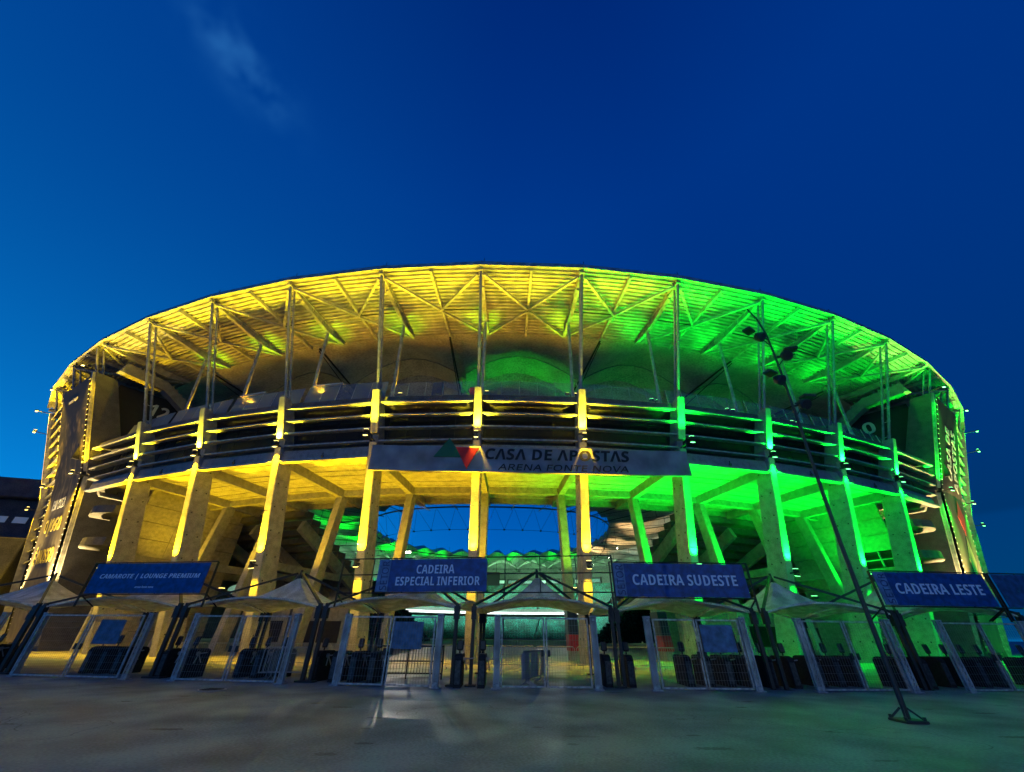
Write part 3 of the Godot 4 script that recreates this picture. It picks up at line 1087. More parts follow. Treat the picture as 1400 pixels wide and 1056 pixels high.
func facade_lamps() -> void:
	for k in range(-4, 6):
		var green := k >= 2
		var color := GREEN if green else YELLOW
		var lens := "lens_green" if green else "lens_yellow"
		var word := "green" if green else "yellow"
		var base := CENTRE + polar(k, 0, 0)
		for low in [false, true]:
			var h := 5.75 if low else 14.5
			var face := (86.2 + h / 14.35 * 3.35) if low else 89.3
			var place := CENTRE + polar(k, face, h)
			var t := thing("double_floodlight", "%s %s double floodlight, %s" % [("low" if low else "high"), word, column_name(k)], "floodlight", place, ang(k), "double floodlights on the facade columns")
			var s := Shape.new()
			s.bar(Vector3(0, 0, 0), Vector3(0, 0, 0.75), 0.1, 0.08)
			s.bar(Vector3(0, -0.2, 0.75), Vector3(0, 0.2, 0.75), 0.06, 0.06)
			part("bracket", s.done(), "lamp_body", t)
			var reach := 0.55 if low else (1.65 if k == -1 or k == 2 else 0.98 if k == 0 or k == 1 else 0.62)
			var up_dir := Vector3(0, 1, 0.06 if low else 0.14)
			var down_dir := Vector3(0, -1, -0.27)
			lamp_head(t, Vector3(0, 0.24, reach), up_dir, 0.34, lens)
			lamp_head(t, Vector3(0, -0.24, reach - 0.04), down_dir, 0.34, lens)
			spot(t, Vector3(0, 0.3, reach + 0.02), up_dir, color if green or low else Color(1.0, 0.93, 0.14), 400.0 if low else (240.0 if green else 190.0), 36.0 if low else 54.0, 0.12)
			spot(t, Vector3(0, -0.3, reach - 0.04), down_dir, color, 45.0 if low else 260.0, 40.0 if low else 33.0, 0.12)
		# lamps at the foot of the inner strut, washing the roof
		var t2 := thing("roof_washer", "floodlight at the roof strut, %s" % column_name(k), "floodlight", CENTRE + polar(k, 87.2, 18.2), ang(k), "floodlights at the feet of the roof struts")
		var s2 := Shape.new()
		s2.tube(Vector3.ZERO, Vector3(0, 1.9, 0), 0.05)
		s2.bar(Vector3(-0.45, 1.9, 0), Vector3(0.45, 1.9, 0), 0.06, 0.06)
		part("stand", s2.done(), "lamp_body", t2)
		lamp_head(t2, Vector3(-0.35, 2.1, 0), Vector3(0, 1, 0.1), 0.36, "lens_green" if green else "lens_lime")
		lamp_head(t2, Vector3(0.35, 2.1, 0), Vector3(0, 1, 0.45), 0.36, "lens_green" if green else "lens_yellow")
		spot(t2, Vector3(-0.35, 2.16, 0.01), Vector3(0, 1, 0.1), GREEN if green else LIME, 115.0, 17.0, 0.15, 1.0)
		spot(t2, Vector3(0.35, 2.16, 0.03), Vector3(0, 1, 0.45), GREEN if green else AMBER, 62.0 if green else 50.0, 62.0, 0.15, 1.0)
		# floods on brackets of the rear columns, washing the slab and the column
		var t3 := thing("concourse_floodlight", "%s concourse floodlight behind the %s" % [word, column_name(k)], "floodlight", CENTRE + polar(k, 81.2, 4.6), ang(k), "floodlights on the raking columns")
		var s3 := Shape.new()
		s3.bar(Vector3.ZERO, Vector3(0, 0, 1.5), 0.08, 0.08)
		part("bracket", s3.done(), "lamp_body", t3)
		var aim := Vector3(0, 1, 0.02)
		lamp_head(t3, Vector3(0, 0.2, 1.5), aim, 0.45, lens)
		spot(t3, Vector3(0, 0.27, 1.5), aim, (Color(0.6, 1.0, 0.08) if k == 1 else color), 270.0 if green else 130.0, 60.0 if green else 54.0, 0.2, 1.0)
	# lamps on the terrace, washing the fabric vaults
	for q in [[-3.5, 6.0, 45.0, "far left"], [-1.5, 9.0, 45.0, "left of the middle"], [-0.15, 42.0, 24.0, "in the middle, left of three"], [0.5, 52.0, 24.0, "in the middle, centre of three"], [1.15, 42.0, 24.0, "in the middle, right of three"], [2.5, 17.0, 45.0, "right of the middle"], [4.5, 14.0, 45.0, "far right"]]:
		var gr: bool = q[0] > -1.0
		var t4 := thing("terrace_washer", "floodlight aimed at the fabric roof, on the terrace %s" % q[3], "floodlight", CENTRE + polar(q[0], 77.6, 18.2), ang(q[0]), "floodlights on the upper terrace")
		var s4 := Shape.new()
		s4.tube(Vector3.ZERO, Vector3(0, 0.5, 0), 0.05)
		part("stand", s4.done(), "lamp_body", t4)
		lamp_head(t4, Vector3(0, 0.65, 0), Vector3(0, 1, -0.12), 0.4, "lens_green" if gr else "lens_yellow")
		spot(t4, Vector3(0, 0.72, 0), Vector3(0, 1, -0.12), GREEN if gr else Color(1.0, 0.86, 0.35), q[1], q[2], 0.15, 1.0)
	# lamps on the banner towers
	for side in [-1, 1]:
		var color := YELLOW if side < 0 else GREEN
		var lens := "lens_yellow" if side < 0 else "lens_green"
		var ka := -5.1 if side < 0 else 6.1
		var kb := -6.15 if side < 0 else 7.1
		var kc := -7.2 if side < 0 else 8.15
		var who := "left" if side < 0 else "right"
		for q in [[ka, 14.8, 89.4, "near edge", 1], [ka, 25.4, 93.5, "near upper corner", 0], [kb, 25.2, 93.5, "far upper corner", 0], [kb, 14.8, 89.4, "far edge", 1], [kc, 22.7, 92.6, "louvred corner, upper", 1], [kc, 25.3, 93.6, "louvred corner, topmost", 0], [kc, 13.8, 89.0, "louvred corner, lower", 1], [ka, 3.6, 86.8, "foot of the near edge", 2], [kb, 3.6, 86.8, "foot of the far edge", 2]]:
			var t := thing("tower_floodlight", "floodlight at the %s of the %s banner tower" % [q[3], who], "floodlight", CENTRE + polar(q[0], q[2], q[1]), ang(q[0]), "floodlights on the banner towers")
			var s := Shape.new()
			s.bar(Vector3.ZERO, Vector3(0, 0, 1.3), 0.07, 0.07)
			part("arm", s.done(), "lamp_body", t)
			if q[4] < 2:
				lamp_head(t, Vector3(0, -0.12, 1.3), Vector3(0, -1, -0.3), 0.34, lens)
				spot(t, Vector3(0, -0.17, 1.29), Vector3(0, -1, -0.32), color, 170.0, 42.0)
			if q[4]:
				lamp_head(t, Vector3(0, 0.2, 1.3), Vector3(0, 1, 0.2), 0.34, lens if q[4] == 1 else "lens_yellow")
				spot(t, Vector3(0, 0.26, 1.3), Vector3(0, 1, 0.2), color if q[4] == 1 else Color(1.0, 0.86, 0.55), 240.0 if q[4] == 1 else 420.0, 44.0)
			else:
				spot(t, Vector3(0, 0.1, 1.2), Vector3(0, 1, -0.1), color, 10.0, 60.0)
	# floods on the far roof over the pitch, facing us
	for q in [[-33.4, 24.6, -139.3, "brightest white floodlight on the far roof, left of centre", 1.0], [19.8, 24.6, -146.5, "pair of white floodlights on the far roof, right of centre", 0.3]]:
		var t := thing("pitch_floodlight", q[3], "floodlight", Vector3(q[0], q[1], q[2]))
		var s := Shape.new()
		s.bar(Vector3(0, 0.1, -0.2), Vector3(0, 2.2, -0.2), 0.2, 0.2)
		s.bar(Vector3(-0.9, 0, -0.2), Vector3(0.9, 0, -0.2), 0.15, 0.15)
		part("mount", s.done(), "lamp_body", t)
		var aim := (Vector3(-3, 1.0, -12) - t.position).normalized()
		for x in [-0.55, 0.55]:
			lamp_head(t, Vector3(x, 0, 0), aim, 0.9, "lens_white")
		spot(t, aim * 0.2, aim, WHITE, 750.0 * q[4], 20.0, 0.5, 1.0)
	# washes inside the bowl: over the far seats and up at the far roof
	var words := ["first from the left", "second from the left", "third from the left", "fourth from the left", "left of the middle", "right of the middle", "fourth from the right", "third from the right", "second from the right", "first from the right"]
	for n in 10:
		var off := (n - 4.5) * 0.43
		var a := PI - off
		var ring := ring_inner(a)
		var warm := n > 6
		var t := thing("bowl_washer", "floodlight on the ring over the pitch, %s" % words[n], "floodlight", CENTRE + ring * Vector3(1.04, 0, 1.04) + Vector3(0, 21.5, 0), a, "floodlights on the ring over the pitch")
		var s := Shape.new()
		s.tube(Vector3(0, 0.0, 0), Vector3(0, 4.6, 0.0), 0.06)
		part("hanger", s.done(), "lamp_body", t)
		lamp_head(t, Vector3(0.3, 0.0, 0.2), Vector3(0, 0.25, 1), 0.5, "lens_yellow" if warm else "lens_green")
		spot(t, Vector3(0.3, 0.0, 0.3), Vector3(0, 0.45, 1), Color(1.0, 0.82, 0.55) if warm else GREEN, 300.0 if warm else 520.0, 70.0, 0.3, 1.0)
		lamp_head(t, Vector3(-0.3, -0.2, 0.2), Vector3(0, -0.5, 1), 0.5, "lens_white")
		spot(t, Vector3(-0.3, -0.2, 0.32), Vector3(0, -0.5, 1), Color(0.8, 1.0, 0.92), 1500.0, 60.0, 0.3, 1.0)


# ---------------------------------------------------------------- signs on the facade
func name_board() -> void:
	var k := 0.5
	var t := thing("name_board", "long white board lettered CASA DE APOSTAS ARENA FONTE NOVA hung across four columns", "sign", CENTRE + polar(k, 90.1, 12.49), ang(k))
	var s := Shape.new()
	s.box(Vector3(0, 0, -0.12), Vector3(23.7, 1.95, 0.22), Basis(), 0.02)
	part("panel", s.done(), "name_board", t)
	s = Shape.new()
	for x in [-11.5, -7.7, -3.9, 0.0, 3.9, 7.7, 11.5]:
		s.bar(Vector3(x, -0.95, -0.3), Vector3(x, 0.95, -0.3), 0.12, 0.12)
		s.bar(Vector3(x, 0.5, -0.3), Vector3(x, 0.5, -1.2), 0.08, 0.08)
	s.bar(Vector3(-11.6, 0.2, -0.32), Vector3(11.6, 0.2, -0.32), 0.14, 0.1)
	part("back_frame", s.done(), "grey_steel", t)
	part("lettering", lettering("CΛSΛ DE ΛPOSTΛS", 10.75, 0.86, 0.06, 0.12), "letter_black", t, Transform3D(Basis(), Vector3(1.98, 0.42, 0.03)))
	part("lettering", lettering("ARENA FONTE NOVA", 9.6, 0.46, 0.06, 0.25, false), "letter_black", t, Transform3D(Basis(), Vector3(2.42, -0.58, 0.03)))
	var prism := func(a: Vector2, b: Vector2, c: Vector2) -> ArrayMesh:
		var q := Shape.new()
		q.loft([PackedVector3Array([Vector3(a.x, a.y, 0), Vector3(b.x, b.y, 0), Vector3(c.x, c.y, 0)]), PackedVector3Array([Vector3(a.x, a.y, 0.09), Vector3(b.x, b.y, 0.09), Vector3(c.x, c.y, 0.09)])])
		return q.done()
	part("green_triangle", prism.call(Vector2(-7.2, 0.1), Vector2(-5.1, 0.1), Vector2(-6.15, 1.62)), "logo_green", t)
	part("red_triangle", prism.call(Vector2(-5.62, 0.88), Vector2(-3.86, 0.88), Vector2(-4.72, -0.78)), "logo_red", t)


func banner_image(side: int) -> Image:
	var w := 256
	var h := 768
	var n := FastNoiseLite.new()
	n.seed = 60 + side
	n.frequency = 0.02
	n.fractal_octaves = 5
	var im := Image.create_empty(w, h, false, Image.FORMAT_RGB8)
	for y in h:
		for x in w:
			var c: Color
			if side < 0:
				# a printed crowd in dark browns above, plain beige print below
				var v := n.get_noise_2d(x * 1.4, y * 0.8) + 0.5
				var crowd := Color(0.10, 0.09, 0.08).lerp(Color(0.42, 0.36, 0.28), clampf((v - 0.45) * 2.2, 0, 1))
				var beige := Color(0.50, 0.46, 0.40).lerp(Color(0.62, 0.58, 0.50), v)
				var t := clampf((y - 395.0 + 40.0 * n.get_noise_2d(x * 2.0, 3.0)) / 60.0, 0, 1)
				c = crowd.lerp(beige, t)
				if y < 120:
					c = c.lerp(Color(0.07, 0.07, 0.08), 0.75)
			else:
				var v := n.get_noise_2d(x * 0.6 + y * 0.3, y * 0.4) + 0.5
				var grey := Color(0.16, 0.15, 0.14).lerp(Color(0.26, 0.24, 0.22), v)
				var beige := Color(0.52, 0.48, 0.38).lerp(Color(0.66, 0.62, 0.52), v)
				c = grey.lerp(beige, clampf((y - 360.0 + x * 0.35) / 50.0, 0, 1))
			im.set_pixel(x, y, c)
	return im


func banners() -> void:
	for side in [-1, 1]:
		var ka := -5.16 if side < 0 else 6.16
		var kb := -6.08 if side < 0 else 7.03
		var m := mat("banner_left" if side < 0 else "banner_right", Color.WHITE, 0.7)
		m.albedo_texture = tex(banner_image(side))
		m.albedo_color = Color(0.8, 0.8, 0.8)
		var name_ := "banner_left" if side < 0 else "banner_right"
		var label := "tall dark banner with crowd picture and yellow words, on the left tower" if side < 0 else "tall dark banner with upright white letters and a red diamond, on the right tower"
		var t := thing("tower_banner", label, "banner", CENTRE)
		var l := ka if side > 0 else kb
		var rr := kb if side > 0 else ka
		var low := [0.6, 86.55]
		var knee := [15.05, 89.95]
		var top := [24.7, 93.75]
		var rows := [top, knee, low]
		var split := 0.5
		for i in 2:
			var a: Array = rows[i]
			var b: Array = rows[i + 1]
			var v0 := 0.0 if i == 0 else split
			var v1 := split if i == 0 else 1.0
			var st := SurfaceTool.new()
			st.begin(Mesh.PRIMITIVE_TRIANGLES)
			st.set_smooth_group(-1)
			var p := [polar(l, a[1], a[0]), polar(rr, a[1], a[0]), polar(rr, b[1], b[0]), polar(l, b[1], b[0])]
			var uv := [Vector2(0, v0), Vector2(1, v0), Vector2(1, v1), Vector2(0, v1)]
			var back := polar((l + rr) / 2, 0.05, 0)
			for idx in [0, 1, 2, 0, 2, 3]:
				st.set_uv(uv[idx])
				st.add_vertex(p[idx])
			for idx in [0, 2, 1, 0, 3, 2]:
				st.set_uv(uv[idx])
				st.add_vertex(p[idx] - back)
			for e in [[0, 1], [1, 2], [2, 3], [3, 0]]:
				for idx in [[e[1], 0], [e[0], 0], [e[0], 1], [e[1], 0], [e[0], 1], [e[1], 1]]:
					st.set_uv(uv[idx[0]])
					st.add_vertex(p[idx[0]] - back * idx[1])
			st.generate_normals()
			part("printed_sheet", st.commit(), name_, t)
		# lacing along both edges
		var s := Shape.new()
		for e in [[l, -1.0], [rr, 1.0]]:
			for j in 46:
				var v := (j + 0.5) / 46.0
				var h := lerpf(0.8, 24.6, v)
				var r := lerpf(86.55, 89.95, (h - 0.6) / 14.45) if h < 15.05 else lerpf(89.95, 93.75, (h - 15.05) / 9.65)
				s.bar(polar(e[0], r + 0.02, h), polar(e[0] + e[1] * 0.035, r + 0.02, h), 0.05, 0.05)
		stuff(part("lacing", s.done(), "white_paint", t))
		# lettering lies on the sheet
		var mid := (l + rr) / 2
		var place := func(u: float, h: float) -> Transform3D:
			var upper := h > 15.05
			var r := lerpf(89.95, 93.75, (h - 15.05) / 9.65) if upper else lerpf(86.55, 89.95, (h - 0.6) / 14.45)
			var x := (polar(rr, 90, 0) - polar(l, 90, 0)).normalized()
			var up := (polar(mid, 93.75, 24.7) - polar(mid, 89.95, 15.05)).normalized() if upper else (polar(mid, 89.95, 15.05) - polar(mid, 86.55, 0.6)).normalized()
			var o := (polar(l, r, h)).lerp(polar(rr, r, h), u)
			var nz := x.cross(up).normalized()
			return Transform3D(Basis(x, up, nz), o + nz * 0.03)
		if side < 0:
			part("lettering", lettering("EM CASA", 3.6, 1.0, 0.03), "letter_white", t, place.call(0.5, 12.6))
			part("lettering", lettering("O JOGO", 4.6, 1.7, 0.03), "letter_yellow", t, place.call(0.5, 10.4))
			part("lettering", lettering("É NOSSO", 5.6, 1.7, 0.03), "letter_yellow", t, place.call(0.5, 7.9))
			part("lettering", lettering("nosso lugar", 2.6, 0.5, 0.03), "letter_white", t, place.call(0.45, 23.2))
		else:
			var turn := Basis(Vector3(0, 0, 1), PI / 2)
			var a: Transform3D = place.call(0.42, 19.3)
			part("lettering", lettering("CASA DE", 6.0, 1.5, 0.03, 0.15), "letter_white", t, Transform3D(a.basis * turn, a.origin))
			a = place.call(0.72, 18.9)
			part("lettering", lettering("APOSTAS", 7.0, 1.5, 0.03, 0.15), "letter_white", t, Transform3D(a.basis * turn, a.origin))
			var diamond := func(w: float, h: float) -> ArrayMesh:
				var q := Shape.new()
				q.loft([PackedVector3Array([Vector3(-w, 0, 0), Vector3(0, -h, 0), Vector3(w, 0, 0), Vector3(0, h, 0)]), PackedVector3Array([Vector3(-w, 0, 0.02), Vector3(0, -h, 0.02), Vector3(w, 0, 0.02), Vector3(0, h, 0.02)])])
				return q.done()
			part("red_diamond", diamond.call(1.3, 1.9), "logo_pink", t, place.call(0.62, 12.9))
			part("pale_kite", diamond.call(1.2, 2.4), "logo_lime", t, place.call(0.6, 8.6))


# ---------------------------------------------------------------- the city at the left
func far_city() -> void:
	var t := thing("city_building", "dark flat-roofed building beyond the left side with a row of pale windows", "building", Vector3(-69, 0, -62))
	var s := Shape.new()
	s.box(Vector3(-6, 8.5, 0), Vector3(18, 17, 16), Basis(Vector3.UP, 0.25), 0.1)
	part("wall", s.done(), "city_wall", t)
	s = Shape.new()
	s.box(Vector3(-5, 18.4, 0), Vector3(22, 2.6, 18), Basis(Vector3.UP, 0.25), 0.1)
	s.box(Vector3(4.5, 19.2, 2), Vector3(7, 1.3, 9), Basis(Vector3.UP, 0.25), 0.1)
	part("roof", s.done(), "city_roof", t)
	s = Shape.new()
	s.box(Vector3(4.0, 5.6, 9.2), Vector3(9, 11.2, 5), Basis(Vector3.UP, 0.25), 0.1)
	part("annexe", s.done(), "city_pale", t)
	for row in 3:
		for i in 7:
			var p := Basis(Vector3.UP, 0.25) * Vector3(-8.0 + i * 2.3, 0, 8.02)
			s = Shape.new()
			s.box(Vector3(-6, 14.3 - row * 3.6, 0) + p, Vector3(1.5, 0.8, 0.12), Basis(Vector3.UP, 0.25))
			part("window", s.done(), "window_lit" if row == 0 and i > 2 else "black_wall", t)
	s = Shape.new()
	var b := thing("city_building", "low dark shed at the left edge, in front of the flat-roofed building", "building", Vector3(-74, 0, -40))
	s.box(Vector3(0, 3.2, 0), Vector3(14, 6.4, 8), Basis(Vector3.UP, 0.4), 0.1)
	part("wall", s.done(), "city_roof", b)
	s = Shape.new()
	s.box(Vector3(0, 6.55, 0), Vector3(14.8, 0.3, 8.8), Basis(Vector3.UP, 0.4), 0.05)
	part("roof", s.done(), "city_wall", b)


# ---------------------------------------------------------------- the plaza
func fence_z(x: float) -> float:
	return -17.05 + minf(0.0, x + 2.0) * 0.155 - maxf(0.0, x - 12.0) * 0.07


func spread(x: float) -> float:                   # the row bends back on the left, so its pieces stand wider apart there
	return x * -(-16.74 / (1.0 + 0.155 * x / 17.5)) / 17.5 if x < -2.2 else x


func fence_turn(x: float) -> float:
	return -atan(0.155) if x < -2.0 else (atan(0.07) if x > 12.0 else 0.0)


func plaza() -> void:
	tents()
	signs()
	fence()
	turnstiles()
	barriers()
	lamp_mast()
	street_lamps()
	var t := thing("manhole_cover", "round iron manhole cover in the plaza, below the CAMAROTE sign", "manhole cover", Vector3(-9.6, 0, -16.1))
	var s := Shape.new()
	s.tube(Vector3(0, 0, 0), Vector3(0, 0.015, 0), 0.42, 0.42, 28)
	part("rim", s.done(), "galvanised", t)
	s = Shape.new()
	s.tube(Vector3(0, 0.005, 0), Vector3(0, 0.02, 0), 0.36, 0.35, 28)
	for i in 5:
		s.box(Vector3(0, 0.022, -0.24 + i * 0.12), Vector3(0.5, 0.012, 0.03))
	part("lid", s.done(), "dark_paint", t)


func street_lamps() -> void:
	# the plaza's own lamps, behind the viewer: their pale light is on the signs, posts and tents
	for q in [[-17.0, 15.0, "left"], [3.0, 19.0, "middle"], [22.0, 14.0, "right"]]:
		var t := thing("street_lamp", "tall street lamp on the plaza behind the viewer, on the %s" % q[2], "street lamp", Vector3(q[0], 0, q[1]), 0.0, "street lamps behind the viewer")
		var s := Shape.new()
		s.tube(Vector3.ZERO, Vector3(0, 10.0, 0), 0.1, 0.06, 10)
		s.path([Vector3(0, 9.9, 0), Vector3(0, 10.4, -0.3), Vector3(0, 10.6, -1.2)], 0.05, 8)
		part("pole", s.done(), "grey_steel", t)
		lamp_head(t, Vector3(0, 10.55, -1.4), Vector3(0, -1, -0.35), 0.5, "lens_street")
		spot(t, Vector3(0, 10.48, -1.42), Vector3(0, -0.55, -1), Color(0.78, 0.93, 1.0), 72.0, 75.0, 0.25, 1.0)


func canopy(w: float, d: float, peak: float) -> ArrayMesh:
	var s := Shape.new()
	s.smooth(true)
	var n := 18
	var rows := 12
	var grid := []
	for j in rows + 1:
		var row := PackedVector3Array()
		for i in n * 4:
			var side := i / n
			var e := float(i % n) / n * 2.0 - 1.0
			var p: Vector2 = [Vector2(e, 1), Vector2(1, -e), Vector2(-e, -1), Vector2(-1, e)][side]
			var v := float(j) / rows
			var rim := 0.42 * (1.0 - e * e) * v * v
			var q := Vector2(p.x * w / 2, p.y * d / 2)
			# edges curve inwards a little between the corners
			q *= 1.0 - 0.03 * (1.0 - e * e)
			var y := peak * pow(1.0 - v, 2.1) + rim
			row.append(Vector3(q.x * v + (p.x * 0.06) * (1 - v), y, q.y * v + (p.y * 0.06) * (1 - v)))
		grid.append(row)
	for j in rows:
		for i in n * 4:
			var k := (i + 1) % (n * 4)
			s.quad(grid[j][i], grid[j][k], grid[j + 1][k], grid[j + 1][i])
	# valance hanging from the rim
	var rim_row: PackedVector3Array = grid[rows]
	s.smooth(false)
	for i in n * 4:
		var k := (i + 1) % (n * 4)
		var drop := Vector3(0, -0.07, 0)
		s.quad(rim_row[i], rim_row[k], rim_row[k] + drop, rim_row[i] + drop)
	return s.done()


func tents() -> void:
	var w := 5.7
	var skin := canopy(5.62, 5.6, 1.42)
	var s := Shape.new()
	for x in [-1, 1]:
		for z in [-1, 1]:
			var c := Vector3(x * 2.72, 0, z * 2.72)
			s.bar(c + Vector3(0, 2.62, 0), Vector3(x * 0.1, 4.14, z * 0.1), 0.09, 0.09)
	s.tube(Vector3(0, 3.9, 0), Vector3(0, 4.3, 0), 0.1, 0.05)
	var frame := s.done()
	s = Shape.new()
	s.box(Vector3(0, 1.36, 0), Vector3(0.13, 2.6, 0.13), Basis(), 0.01)
	s.box(Vector3(0, 0.03, 0), Vector3(0.4, 0.06, 0.4), Basis(), 0.01)
	s.bar(Vector3(0, 2.1, 0.0), Vector3(0, 2.55, 0.0), 0.2, 0.2)
	var leg := s.done()
	var words := ["white peaked tent at the far left edge", "white peaked tent behind the CAMAROTE sign", "white peaked tent between the CAMAROTE and ESPECIAL INFERIOR signs", "white peaked tent behind the ESPECIAL INFERIOR sign",
		"white peaked tent between the ESPECIAL INFERIOR and SUDESTE signs", "white peaked tent behind the CADEIRA SUDESTE sign", "white peaked tent between the SUDESTE and LESTE signs", "white peaked tent behind the CADEIRA LESTE sign"]
	for i in 8:
		var x0 := spread(-24.2 + i * w)
		var x1 := spread(-24.2 + (i + 1) * w)
		var x := (x0 + x1) / 2
		var turn := fence_turn(x)
		var t := thing("entrance_tent", words[i], "tent", Vector3(x, 0.0 if x < 4 else -0.06, fence_z(x) - 3.55), turn, "tents over the turnstiles")
		t.scale.x = (x1 - x0) / w
		part("canopy", skin, "tent", t, Transform3D(Basis(), Vector3(0, 2.5, 0)))
		part("frame", frame, "dark_pipe", t)
		for lx in [-1, 1]:
			for lz in [-1, 1]:
				part("leg", leg, "dark_paint", t, Transform3D(Basis(), Vector3(lx * 2.74, 0, lz * 2.74)))


func signs() -> void:
	var data := [
		[-17.1, -12.42, "CAMAROTE / LOUNGE PREMIUM", "blue sign reading CAMAROTE LOUNGE PREMIUM on a pipe frame above the tents", -17.3, -12.2],
		[-5.42, -0.78, "CADEIRA\nESPECIAL INFERIOR", "blue sign reading SETOR CADEIRA ESPECIAL INFERIOR on a pipe frame above the tents", -7.0, 4.2],
		[4.3, 9.76, "CADEIRA SUDESTE", "blue sign reading SETOR CADEIRA SUDESTE on a pipe frame above the tents", 4.25, 10.0],
		[15.3, 20.3, "CADEIRA LESTE", "blue sign reading SETOR CADEIRA LESTE on a pipe frame above the tents", 15.25, 20.6],
		[20.75, 25.6, "", "plain pale blue sign at the right edge beside the CADEIRA LESTE sign", 20.7, 25.7],
	]
	for d in data:
		var x0: float = spread(d[0])
		var x1: float = spread(d[1])
		var cx := (x0 + x1) / 2
		var w := (x1 - x0)
		var turn := fence_turn(cx)
		var t := thing("sector_sign", d[3], "sign", Vector3(cx, 3.0 if cx > -10 else 2.98, fence_z(cx) - 0.35), turn)
		if cx > 0:
			t.position.y = 2.9 if cx < 12 else 2.72
		var s := Shape.new()
		var f0: float = spread(d[4]) - cx
		var f1: float = spread(d[5]) - cx
		for y in [0.0, 0.68, 1.3]:
			if y != 0.68 or f1 - f0 > w + 1.0:
				s.tube(Vector3(f0, y, -0.06), Vector3(f1, y, -0.06), 0.025, -1, 6)
		var n := int(round((f1 - f0) / 1.4))
		for i in n + 1:
			var x := lerpf(f0, f1, float(i) / n)
			s.tube(Vector3(x, -0.0, -0.06), Vector3(x, 1.32, -0.06), 0.02, -1, 6)
		for x in [f0, f1]:
			s.bar(Vector3(x, -0.5, -0.1), Vector3(x, 1.3, -0.1), 0.06, 0.06)
			s.bar(Vector3(x, 0.0, -0.1), Vector3(x, -0.45, -0.9), 0.04, 0.04)
		part("pipe_frame", s.done(), "dark_pipe", t)
		s = Shape.new()
		s.box(Vector3(0, 0.64, 0), Vector3(w, 1.22, 0.03))
		part("panel", s.done(), "sign_far" if d[2] == "" else "sign_blue", t)
		if d[2] == "":
			continue
		if String(d[2]).begins_with("CAMAROTE"):
			part("lettering", lettering("CAMAROTE | LOUNGE PREMIUM", w * 0.87, 0.25, 0.006, 0.15), "letter_pale", t, Transform3D(Basis(), Vector3(0.05, 0.7, 0.02)))
			part("small_lettering", lettering("arena fonte nova", w * 0.16, 0.09, 0.006), "letter_pale", t, Transform3D(Basis(), Vector3(0.05, 0.28, 0.02)))
			continue
		s = Shape.new()
		s.box(Vector3(-w / 2 + 0.26, 0.64, 0.018), Vector3(0.52, 1.2, 0.01))
		part("side_strip", s.done(), "sign_strip", t)
		part("strip_lettering", lettering("SETOR", 1.1, 0.3, 0.006, 0.0, false), "letter_dark", t, Transform3D(Basis(Vector3(0, 0, 1), PI / 2), Vector3(-w / 2 + 0.32, 0.64, 0.027)))
		var lines := String(d[2]).split("\n")
		if lines.size() == 2:
			part("lettering", lettering(lines[0], 1.62, 0.33, 0.006), "letter_pale", t, Transform3D(Basis(), Vector3(0.16, 0.86, 0.02)))
			part("lettering", lettering(lines[1], 3.55, 0.33, 0.006), "letter_pale", t, Transform3D(Basis(), Vector3(0.28, 0.42, 0.02)))
		else:
			part("lettering", lettering(lines[0], w * 0.78, 0.40, 0.006), "letter_pale", t, Transform3D(Basis(), Vector3(0.22, 0.64, 0.02)))


